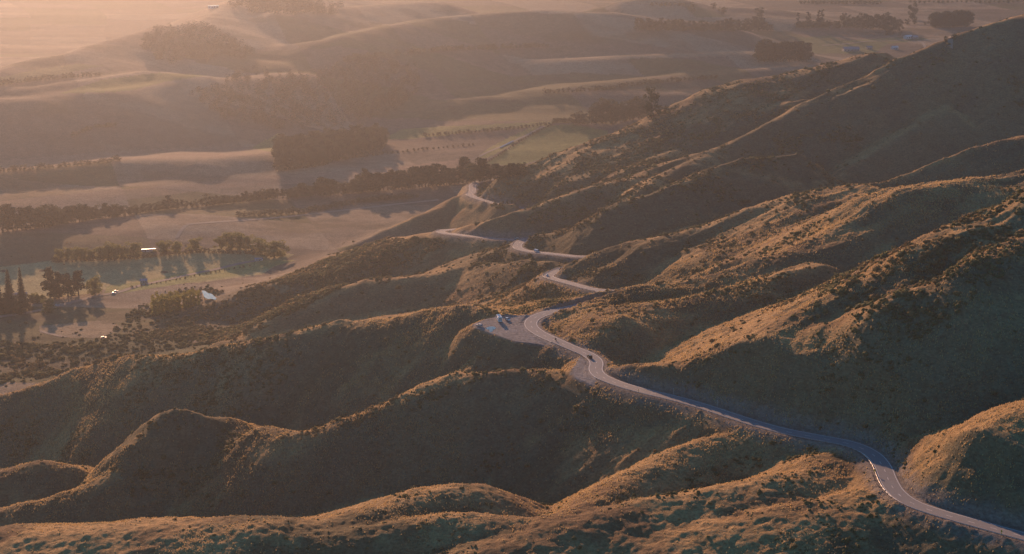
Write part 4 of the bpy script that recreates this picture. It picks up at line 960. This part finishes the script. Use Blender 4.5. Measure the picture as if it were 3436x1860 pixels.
# clump against the mountain foot
for qi, (x, yt, yb, w_) in enumerate([(1448,283,312,1.2),(1458,280,313,1.2),(1470,284,312,1.1),(1488,270,312,.9),(1500,258,312,.9),(1513,248,311,.9),(1524,256,311,.9),(1535,247,311,.9),(1547,256,309,.9),(1560,258,307,.9),(1572,255,305,.9),(1584,255,303,.9),(1593,250,301,.9),(1607,239,299,.9),(1620,250,297,.9),(1656,262,292,.9),(1672,266,288,.9)]):
    tree('gum', x, yb, yt, wide=w_ * 1.15, label="dark tree in the clump at the mountain foot, %s from the left" % ORD(qi + 1), group="trees of the clump at the mountain foot")
tree('gum', 1638, 298, 220, wide=.75, label="tallest broad tree rising out of the clump at the mountain foot")
for x in np.arange(1395, 1440, 7): tree('gum', x, 309 - (x - 1395) * .02, 296, wide=1.6, label="low tree in the short hedge at the head of the green paddock", group="short hedge above the green paddock")
# upper right
PT = [(2007,33),(2030,31),(2035,35),(2059,26),(2068,26)]
for (x, yt) in PT: tree('poplar', x, 70, yt, wide=1.25, label="slim upright poplar standing in the dark hedge", group="slim poplars in the far hedge")
for x in np.arange(2008, 2092, 6.5): tree('gum', x, 70, 52 + rng.uniform(0, 3), wide=1.7, label="low dark tree of the hedge under the slim poplars", group="hedge under the slim poplars")
for (x, yt, yb, w_) in [(2101,54,71,1.3),(2109,52,71,1.3),(2121,33,70,.7),(2130,48,70,1.1),(2139,38,70,.8),(2150,50,71,1.2),(2160,40,71,1.0),(2170,33,71,1.1),(2180,50,72,1.2),(2190,40,72,1.1),(2198,36,72,.8),(2212,36,74,1.1),(2226,32,76,1.1),(2238,40,78,1.1),(2251,44,78,1.0),(2262,48,76,1.1)]:
    tree('gum', x, yb, yt, wide=w_ * 1.1, label="tree in the mixed shelter belt right of the slim poplars", group="mixed far shelter belt")
for (x, yt, yb, w_, lb) in [(2236,64,88,1.4,"round bushy tree below the mixed shelter belt"),(2264,77,89,1.3,"pale bush left of the white farmhouse"),(2295,8,50,.85,"tall pale tree standing alone in the far paddock"),(2282,47,62,1.3,"dark round tree at the foot of the tall pale tree"),(2300,46,61,1.3,"round tree just right of the tall pale tree"),(2327,55,63,1.4,"small lone round tree in the open far paddock"),(2379,90,106,1.0,"dark tree just above the mountain skyline"),(2398,86,101,1.2,"pale tree just above the mountain skyline"),
                        (1741,7,29,1.5,"round dark tree at the top edge above the tan paddock"),(1795,7,22,1.5,"small round tree at the top edge"),(1818,17,37,1.6,"broad low tree below the small one at the top edge"),(1911,18,42,1.4,"large round tree above the tan paddock")]:
    tree('gum', x, yb, yt, wide=w_, label=lb)
for k_ in range(16):
    x = 2350 + k_ * 5.6 + rng.uniform(-2, 2); tree('gum', x, 69 - k_ * .15, np.interp(x, [2350,2380,2430,2500,2530], [32,29,27,32,42]) + rng.uniform(-2, 3), wide=1.2, label="tree in the dense grove at the far upper right, %s from the left" % ORD(k_ + 1), group="grove at the far upper right")
for k_ in range(34):
    x = 1602 + k_ * 10.2; yt = np.interp(x, [1600,1650,1750,1778,1830,1865,1890,1915,1935], [44,50,52,56,48,54,44,42,60]) + rng.uniform(-3, 3)
    tree('pine' if rng.random() < .5 else 'gum', x, 78, yt, wide=1.3, label="dark tree in the long wood on the far terrace edge, %s from the left" % ORD(k_ + 1), group="long wood on the far terrace")
for r_ in range(2):
    for k_ in range(12):
        tree('pine', 1910 + k_ * 11 + rng.uniform(-3, 3), 157 - 6 * r_ - k_ * .2, 110 + rng.uniform(-6, 6) - 3 * r_, wide=1.0, label="conifer of the square block beyond the spur, %s from left, %s row" % (ORD(k_ + 1), ["front", "back"][r_]), group="square conifer block")
for (x0, x1, y, hh, n_) in [(2015,2215,10,9,22),(1640,1720,14,8,8),(2290,2560,7,6,24)]:
    for x in np.linspace(x0, x1, n_): tree('gum', x, y + rng.uniform(-2, 2), y - hh, wide=1.8, label="hazy tree of the scattered woods along the top edge", group="hazy trees along the top edge")

def hedge(pts, n, h, label, group):
    q = np.array(pts, float); L = np.r_[0, np.cumsum(np.hypot(*np.diff(q, axis=0).T))]
    for k_ in range(n):
        l_ = L[-1] * (k_ + rng.uniform(-.2, .2)) / (n - 1); x, y = np.interp(l_, L, q[:, 0]), np.interp(l_, L, q[:, 1])
        tree('gum', x, y, h=h * rng.uniform(.6, 1.2), wide=rng.uniform(1.4, 2.2), label=label % ORD(k_ + 1), group=group, name='hedge_bush')
hedge([(1070,343),(1150,337),(1230,331),(1318,323),(1390,312)], 34, 5, "low bush of the hedge above the bale row, %s from the left", "hedge above the bale row")
hedge([(1373,236),(1450,232),(1530,226),(1620,212),(1719,204),(1800,198)], 40, 8, "dark bush along the foot of the sunlit bank, %s from the left", "bushes below the sunlit bank")
hedge([(1226,410),(1262,388),(1300,362),(1345,336),(1385,317)], 30, 3.5, "low bush in the hedge left of the green paddock, %s from its near end", "hedge beside the green paddock")
hedge([(135,660),(180,659),(240,657),(340,652),(400,645),(500,636),(640,640)], 46, 5, "low bush of the hedge under the creek willows, %s from the left", "hedge under the creek willows")
hedge([(372,790),(400,775),(420,752),(450,742),(480,735),(520,735),(560,738)], 30, 4, "scrubby bush around the young poplars and pond, %s from the left", "bushes around the young poplars")
hedge([(330,724),(420,710),(520,690),(640,668)], 26, 2.0, "tiny bush along the fence below the farm road, %s from the left", "bushes along the farm fence")
hedge([(0,433),(120,424),(220,416),(300,405)], 30, 7, "hazy bush along the crest of the dry terrace at left, %s from the left", "bushes on the dry terrace crest")
hedge([(880,152),(1000,140),(1120,128),(1250,124),(1380,118)], 44, 9, "hazy tree in the line crossing the broad far hillside, %s from the left", "tree line on the broad far hillside")
hedge([(-10,215),(80,205),(180,196),(250,190)], 26, 8, "hazy tree along the far golden rise at left, %s from the left", "trees along the far golden rise")
hedge([(700,420),(820,408),(940,392),(1060,378),(1190,366)], 40, 4, "low bush along the pale paddock edge below the plantation, %s from the left", "bushes below the plantation")
hedge([(182,344),(240,322),(290,317)], 14, 6, "bush on the crest of the low valley hill, %s from the left", "bushes on the low hill crest")
# hill woods far off that read as one mass
def wood(name, poly, n, h, label, kind='gum'):
    xs = [p[0] for p in poly]; ys = [p[1] for p in poly]; Vs, Fs = [], []; me = proto(kind, 0, True)
    V0 = np.empty(len(me.vertices) * 3, np.float32); me.vertices.foreach_get("co", V0); V0 = V0.reshape(-1, 3)
    nq = max(260, NL[kind] // 4); V0 = V0[:4 * nq]; c = 0; got = 0
    while got < n:
        x, y = rng.uniform(min(xs), max(xs)), rng.uniform(min(ys), max(ys))
        if not poly_mask(np.array([x]), np.array([y]), poly)[0]: continue
        p = hit(x, y); hh = h * rng.uniform(.6, 1.15); a_ = rng.uniform(0, 6.28); keep = rng.permutation(nq)[:150]
        V = V0.reshape(nq, 4, 3)[keep].reshape(-1, 3) * [1.5 * hh, 1.5 * hh, hh]; V = np.c_[V[:, 0] * math.cos(a_) - V[:, 1] * math.sin(a_), V[:, 0] * math.sin(a_) + V[:, 1] * math.cos(a_), V[:, 2]] + p
        Vs.append(V); Fs.append(np.arange(len(V)).reshape(-1, 4) + c); c += len(V); got += 1
    tag(mesh_obj(name, np.vstack(Vs), np.vstack(Fs), M['wood']), label, "woodland", kind="stuff")
wood("hill_wood", [(355,120),(366,95),(395,76),(430,72),(470,64),(500,60),(530,66),(548,84),(600,100),(640,140),(600,150),(560,140),(520,158),(470,150),(430,165),(390,150)], 420, 10, "dark wood covering the hazy hill at upper left")
wood("slope_wood", [(480,240),(560,205),(640,168),(700,190),(830,178),(870,150),(960,140),(1050,170),(1060,230),(980,290),(860,320),(700,330),(560,300)], 900, 9, "hazy woodland spread down the long valley escarpment")
wood("crest_wood", [(570,18),(640,2),(760,5),(860,20),(840,40),(700,38),(600,30)], 160, 16, "woodland along the hazy crest at the top")

# ------------------------------------------------------------------ farm buildings
M["glint"] = mat("polished_roof_sheet", (.80, .80, .80), .16, metal=.9)
def house(DX, DY, L, W_, h, rz, wall, roof, label, name="farmhouse", windows=3, flat=False):
    p = hit(DX, DY); root = empty(name, p - [0, 0, .2], rz); tag(root, label, "house" if name == "farmhouse" else "shed")
    MB().box((0, 0, h / 2), (L, W_, h)).build("wall", wall, root)
    if flat: MB().box((0, 0, h + .1), (L + .6, W_ + .6, .16)).build('roof', M['glint'], root)
    else: rf = MB().prism([(-W_ / 2 - .4, h - .05), (W_ / 2 + .4, h - .05), (W_ / 2 + .4, h + .08), (0, h + W_ * .28), (-W_ / 2 - .4, h + .08)], -L / 2 - .4, L / 2 + .4).build("roof", roof, root); rf.rotation_euler = (0, 0, R(90))
    for k_ in range(windows): MB().box((-L / 2 + L * (k_ + .5) / windows, -W_ / 2 - .02, h * .55), (L / windows * .45, .06, h * .4)).build("window", M['glass'], root)
    MB().box((L * .05, -W_ / 2 - .03, h * .4), (1.0, .08, h * .8)).build("door", M['post'], root)
    return root
house(362, 711, 6.5, 5, 2.6, .1, M['wall'], M['roof'], "small blue-grey cottage in the green paddock beside the farm road")
house(651, 656, 8, 3, 2.2, .2, M['white'], M['roof'], "small pale shed at the end of the farm road under the golden willow", "farm_shed", 2)
house(365, 634, 8, 1.6, 2.6, .15, M['white'], M['roof'], "left one of two bright glasshouse roofs between the willows", "glasshouse", 4, True)
house(384, 633, 6, 1.6, 2.6, .15, M['white'], M['roof'], "right and longer of two bright glasshouse roofs between the willows", "glasshouse", 5, True)
house(46, 749, 16, 7, 3, .2, M['wall'], M['roof'], "homestead with a bright roof line half hidden by the spruces")
house(98, 760, 8, 6, 2.6, -.1, M['white'], M['roof'], "small pale building between the spruces and the pines", "farm_shed", 2)
house(49, 772, 7, 5, 2.4, .2, M['white'], M['roof'], "low shed glinting beside the road below the homestead", "farm_shed", 2, True)
house(2284, 98, 16, 9, 5, .5, M['white'], M['white'], "white farmhouse at the bend of the far farm track")
house(2300, 98, 12, 9, 4, .5, M['wall'], M['roof'], "grey shed just right of the white farmhouse", "farm_shed", 2)
house(2250, 124, 12, 8, 4, .3, M['white'], M['white'], "small white shed on the flat above the spur", "farm_shed", 2)
house(2186, 124, 10, 8, 4, .2, M['wall'], M['roof'], "grey farm building left of the small white shed", "farm_shed", 2)
house(2140, 128, 30, 14, 4, .1, M['wall'], M['roof'], "long low grey barn behind the mountain spur", "farm_shed", 5)
#house(2348, 116, 10, 5, 3, .2, M['white'], M['roof'], "tiny pale hut at the far track near the skyline", "farm_shed", 2)
house(537, 22, 18, 2.5, 5, .2, M['white'], M['white'], "bright white roof glinting on the hazy hill at upper left", "farm_shed", 4, True)
# row of wrapped bales by the green paddock
bp_ = None
for k_ in range(16):
    p = hit(1259 + 31 * k_ / 15, 373 - 15.5 * k_ / 15)
    if bp_ is None: bp_ = o = MB().tube((-.6, 0, .6), (.6, 0, .6), .62, n=16).build("hay_bale", M['wrap'], None, True)
    else: o = bp_.copy(); COL.objects.link(o)
    o.location = p; o.scale = (1.5, 1.5, 1.5); o.rotation_euler = (0, 0, .9); tag(o, "white wrapped bale in the bright row left of the green paddock", "hay bale", "row of wrapped bales")
# cars glinting down in the valley
road_vehicle('hatch', 292, 735, -1, .4, M['grey'], "shining car on the farm road right of the lone round tree", "car")
road_vehicle('hatch', 286, 739, -1, .4, M['white'], "white car just behind the shining one on the farm road", "car")
road_vehicle('suv', 261, 852, -1, .3, M['grey'], "grey pickup parked at the corner of the tan field", "car")
road_vehicle('hatch', 144, 771, -1, .1, M['white'], "white car on the road below the homestead pines", "car")

# ------------------------------------------------------------------ scrub on the hills
DENSE = [
 ([(1180,480),(1250,440),(1500,345),(1720,258),(1950,190),(2060,168),(2110,180),(1950,262),(1750,375),(1500,475),(1350,525),(1250,530)], .95),
 ([(-10,862),(120,868),(200,858),(265,852),(300,815),(380,745),(500,700),(560,745),(400,800),(560,757),(860,640),(1000,590),(1100,580),(1120,620),(860,722),(620,850),(300,900),(-10,980)], 1.7),
 ([(1980,810),(2100,700),(2300,605),(2577,480),(2577,640),(2450,760),(2300,860),(2200,770),(2050,800)], 1.1),
 ([(1200,785),(1290,700),(1330,650),(1400,720),(1500,748),(1400,785),(1250,795)], 1.2),
 ([(1900,1120),(2190,1150),(2205,1230),(2250,1290),(2577,1394),(2300,1394),(2150,1290),(1900,1240),(1600,1270),(1400,1310),(1200,1300),(1380,1270),(1700,1215)], .9),
 ([(1790,560),(2100,455),(2280,450),(2250,520),(2050,600),(1850,720),(1700,760),(1500,850),(1500,800),(1750,640)], .55),
 ([(900,1290),(1100,1225),(1220,1225),(1260,1320),(1000,1310)], .8),
 ([(700,1100),(950,1020),(1150,935),(1300,925),(1200,960),(1000,1050),(760,1110)], .8),
 ([(1330,540),(1500,490),(1750,430),(1950,385),(1950,410),(1700,490),(1500,560),(1330,620)], .7),
 ([(1390,785),(1520,745),(1720,705),(1850,730),(1700,760),(1450,790)], .8),
]
SPARSE = [([(-10,1320),(700,1320),(860,1310),(1500,1260),(2150,1130),(2200,1240),(2000,1394),(-10,1394)], .16), ([(2270,1110),(2577,1020),(2577,1230),(2350,1230)], .30), ([(1780,560),(2577,330),(2577,520),(2100,520),(1700,760)], .3)]
NCAND = 560000
aa = rng.uniform(-.40, .40, NCAND); uu = rng.uniform(0, 1, NCAND); yy = np.sqrt(520.0 ** 2 + uu * (1850.0 ** 2 - 520.0 ** 2)); xx = aa * yy
zz = zat(xx, yy); DXc, DYc = proj(xx, yy, zz)
dens = .035 + .95 * sstep(.22, .42, fbm(xx / 55., yy / 55., 4, 301) + .6 * fbm(xx / 12., yy / 12., 3, 302))
for poly, d_ in DENSE: m = poly_mask(DXc, DYc, poly); dens[m] = np.maximum(dens[m], d_ * (.16 + 1.25 * sstep(-.12, .22, fbm(xx[m] / 24., yy[m] / 24., 4, 303, .65))))
for poly, d_ in SPARSE: m = poly_mask(DXc, DYc, poly); inn = dens[m] < .8; q = dens[m]; q *= np.where(sstep(.1, .3, fbm(xx[m] / 30., yy[m] / 30., 3, 305)) > .5, .9, d_); dens[m] = q
i = np.clip(np.searchsorted(GY, yy), 0, NR - 1); j = np.clip(np.searchsorted(GA, aa), 0, NC - 1)
dens *= np.where((DXc < 1200) & (DYc < 600), 0, 1) * np.where(Mm[i, j] < .25, .08 + .92 * poly_mask(DXc, DYc, DENSE[1][0]), 1)
dens *= np.where(RD[i, j] < 6.6, 0, 1) * np.where(dl[i, j] < 1.5, 0, 1) * sstep(4, 12, zz + 6 * (DXc < 1100))
ok = (rng.random(NCAND) < dens * .42) & (DYc > -20) & (DYc < 1450) & (DXc > -120) & (DXc < 2700)
sx_, sy_, sz_ = xx[ok], yy[ok], zz[ok]; sDX, sDY = DXc[ok], DYc[ok]; ns = len(sx_); print("shrubs", ns)
srad = np.clip(rng.lognormal(-.12, .42, ns), .35, 2.4) * np.interp(sy_, [560, 800, 1300], [.62, .9, 1.25]) * np.where((sDX < 1250) & (sDY > 1250), .75, 1.0) * np.where(poly_mask(sDX, sDY, DENSE[1][0]), 1.35, 1.0) * np.where(poly_mask(sDX, sDY, DENSE[2][0]), 1.5, 1.0)
def ico():
    bm = bmesh.new(); bmesh.ops.create_icosphere(bm, subdivisions=1, radius=1.0); v = np.array([q.co[:] for q in bm.verts]); f = np.array([[q.index for q in p.verts] for p in bm.faces]); bm.free(); return v, f
IV, IF = ico()
def shrub_shape(rg):
    """a low rounded bush: several leafy lumps broken up by tufts"""
    V, F, c = [], [], 0
    for _ in range(3):
        o_ = np.array([rg.uniform(-.45, .45), rg.uniform(-.45, .45), rg.uniform(.25, .5)]); r_ = rg.uniform(.45, .7)
        v = IV * (1 + rg.normal(0, .16, (len(IV), 1))) * [r_, r_, r_ * .85] + o_; V.append(v); F.append(IF + c); c += len(v)
    C = np.vstack(V)[rg.integers(0, c, 26)] * rg.uniform(.95, 1.15, (26, 1)); v, f = leaf_faces(C, .16, rg)
    f3 = np.vstack([f[:, :3], f[:, [0, 2, 3]]]) + c; V.append(v); F.append(f3)
    return np.vstack(V), np.vstack(F)
SH = [shrub_shape(np.random.default_rng(50 + k_)) for k_ in range(7)]
# individuals: the 300 that show largest
DIST = np.sqrt(sx_ ** 2 + sy_ ** 2 + (CAMZ - sz_) ** 2); inframe = (sDX > 10) & (sDX < 2566) & (sDY > 5) & (sDY < 1389)
def visible(x, y, z):
    t_ = np.linspace(.45, .985, 60); px = np.outer(x, t_); py = np.outer(y, t_); pz = CAMZ + np.outer(z + 1.0 - CAMZ, t_)
    return (zat(px, np.maximum(py, 331.0)) < pz + .3).all(1)
cand = np.nonzero(inframe)[0]; cand = cand[np.argsort(-(srad[cand] / DIST[cand]))][:900]; cand = cand[visible(sx_[cand], sy_[cand], sz_[cand])][:300]
shm = []
for k_, (v, f) in enumerate(SH):
    for mm in ('shrub', 'shrub2'):
        me = bpy.data.meshes.new("shrub"); me.from_pydata([tuple(map(float, p)) for p in v], [], [tuple(map(int, q)) for q in f]); me.materials.append(M[mm]); me.update(); shm.append(me)
def where_label(DX, DY):
    if DY > 1130 and DX < 760: return "dark rounded shrub on the golden knolls along the bottom left"
    if DY > 1100 and DX > 2200: return "rounded shrub on the slopes beside the road at lower right"
    if DY > 1060: return "rounded shrub on the golden foreground hillside, %s" % ("close left of the near bend" if DX > 1900 else "below the long straight" if DX > 1500 else "near the bottom centre of the photo" if DX > 1100 else "left of the bottom centre")
    if DX > 1900 and DY < 900:
        r1 = "upper" if DY < 640 else ("middle" if DY < 740 else "lower"); r2 = "left part" if DX < 2150 else ("centre" if DX < 2350 else "right part")
        return "big rounded shrub in the %s %s of the scrub on the right-hand spur" % (r1, r2)
    if DX > 1400: return "rounded shrub on the mountainside above the road"
    if DY > 900: return "shrub on the dark slopes and ridge left of the road"
    return "shrub on the spurs and bench beyond the lookout"
isind = np.zeros(ns, bool); isind[cand] = True
for k_ in cand:
    o = bpy.data.objects.new("shrub", shm[int(rng.integers(0, len(shm)))]); COL.objects.link(o)
    o.location = (sx_[k_], sy_[k_], sz_[k_] - .15 * srad[k_]); o.rotation_euler = (0, 0, rng.uniform(0, 6.28)); r_ = srad[k_]; o.scale = (r_, r_, r_ * rng.uniform(.75, 1.05))
    lb = where_label(sDX[k_], sDY[k_]); tag(o, lb, "shrub", lb.replace("dark rounded shrub", "shrubs").replace("big rounded shrub", "shrubs").replace("rounded shrub", "shrubs").replace("shrub on", "shrubs on"))
for mi, mm in enumerate(('shrub', 'shrub2')):
    Vs, Fs, c = [], [], 0
    which = (fbm(sx_ / 40., sy_ / 40., 2, 401) + rng.normal(0, .2, ns) > .15)
    sel = np.nonzero((~isind) & (which == bool(mi)))[0]
    vi = rng.integers(0, len(SH), len(sel)); ang = rng.uniform(0, 6.28, len(sel))
    for q in range(len(SH)):
        s_ = sel[vi == q]; a_ = ang[vi == q]; v, f = SH[q]
        r_ = srad[s_][:, None]; ca_, sa_ = np.cos(a_)[:, None], np.sin(a_)[:, None]
        px = (v[None, :, 0] * ca_ - v[None, :, 1] * sa_) * r_ + sx_[s_][:, None]; py = (v[None, :, 0] * sa_ + v[None, :, 1] * ca_) * r_ + sy_[s_][:, None]
        pz = v[None, :, 2] * r_ * rng.uniform(.75, 1.05, (len(s_), 1)) + sz_[s_][:, None] - .15 * r_
        Vs.append(np.stack([px, py, pz], -1).reshape(-1, 3)); Fs.append((f[None] + (np.arange(len(s_)) * len(v))[:, None, None]).reshape(-1, 3) + c); c += len(s_) * len(v)
    o = mesh_obj("scrub", np.vstack(Vs), np.vstack(Fs), M[mm]); tag(o, ["green-brown scrub scattered thickly over the hill slopes", "dry straw-coloured scrub scattered over the hill slopes"][mi], "scrub", kind="stuff")

# fine tussock grass standing on the nearer slopes
NT = 420000
ta = rng.uniform(-.34, .34, NT); ty = np.sqrt(540.0 ** 2 + rng.uniform(0, 1, NT) * (1330.0 ** 2 - 540.0 ** 2)); tx = ta * ty; tz = zat(tx, ty); tX, tY = proj(tx, ty, tz)
i = np.clip(np.searchsorted(GY, ty), 0, NR - 1); j = np.clip(np.searchsorted(GA, ta), 0, NC - 1)
ok = (RD[i, j] > 6.2) & (dl[i, j] > 1.0) & (tX > -60) & (tX < 2640) & (tY < 1440) & (rng.random(NT) < sstep(1340, 1000, ty)) & (Mm[i, j] > .6) & (rng.random(NT) < (.25 + .75 * sstep(-.1, .3, fbm(tx / 9., ty / 9., 3, 501))) * (.10 + .9 * sstep(-.22, .12, fbm(tx / 60., ty / 60., 4, 502, .6))))
tx, ty, tz = tx[ok], ty[ok], tz[ok]; n_ = len(tx); r_ = rng.uniform(.28, .62, n_) * np.interp(ty, [560, 1000], [.9, 1.3]); an = rng.uniform(0, 3.14, n_)
V = np.empty((n_, 9, 3), np.float32); 
for q in range(3):
    ca_, sa_ = np.cos(an + q * 1.047) * r_, np.sin(an + q * 1.047) * r_
    V[:, 3 * q] = np.stack([tx - ca_ * .6, ty - sa_ * .6, tz - .08], 1); V[:, 3 * q + 1] = np.stack([tx + ca_ * .6, ty + sa_ * .6, tz - .08], 1); V[:, 3 * q + 2] = np.stack([tx + rng.normal(0, .15, n_) * r_, ty + rng.normal(0, .15, n_) * r_, tz + r_ * 1.15], 1)
M['tussock'] = mat("tussock_blades", (.52, .39, .205), .9, noise=(.25, .45), spec=.1, transl=.4)
print("tufts", n_)
tag(mesh_obj("tussock_grass", V.reshape(-1, 3), np.arange(n_ * 9).reshape(-1, 3), M['tussock']), "fine golden tussock grass over the nearer hill slopes", "grass", kind="stuff")

# ------------------------------------------------------------------ haze: one closed box of thin air round everything
z0 = float(H.min()) - 1.5; z1 = max(float(H.max()), CAMZ) + 12; xm = float(np.abs(X).max()) + 60
hb = MB().box((0, (GY[-1] + 60 - 60) / 2, (z0 + z1) / 2), (2 * xm, GY[-1] + 240, z1 - z0))
hm = bpy.data.materials.new("haze_air"); hm.use_nodes = True; t = hm.node_tree
for n_ in list(t.nodes):
    if n_.type != 'OUTPUT_MATERIAL': t.nodes.remove(n_)
pv_ = t.nodes.new("ShaderNodeVolumePrincipled"); t.links.new(pv_.outputs[0], t.nodes["Material Output"].inputs["Volume"])
pv_.inputs["Color"].default_value = (.25, .27, .31, 1); pv_.inputs["Density"].default_value = HAZE_D; pv_.inputs["Anisotropy"].default_value = HAZE_G
hz = hb.build("haze", hm); tag(hz, kind="stuff"); hz["label"] = "thin warm haze filling the valley air"; hz["category"] = "haze"
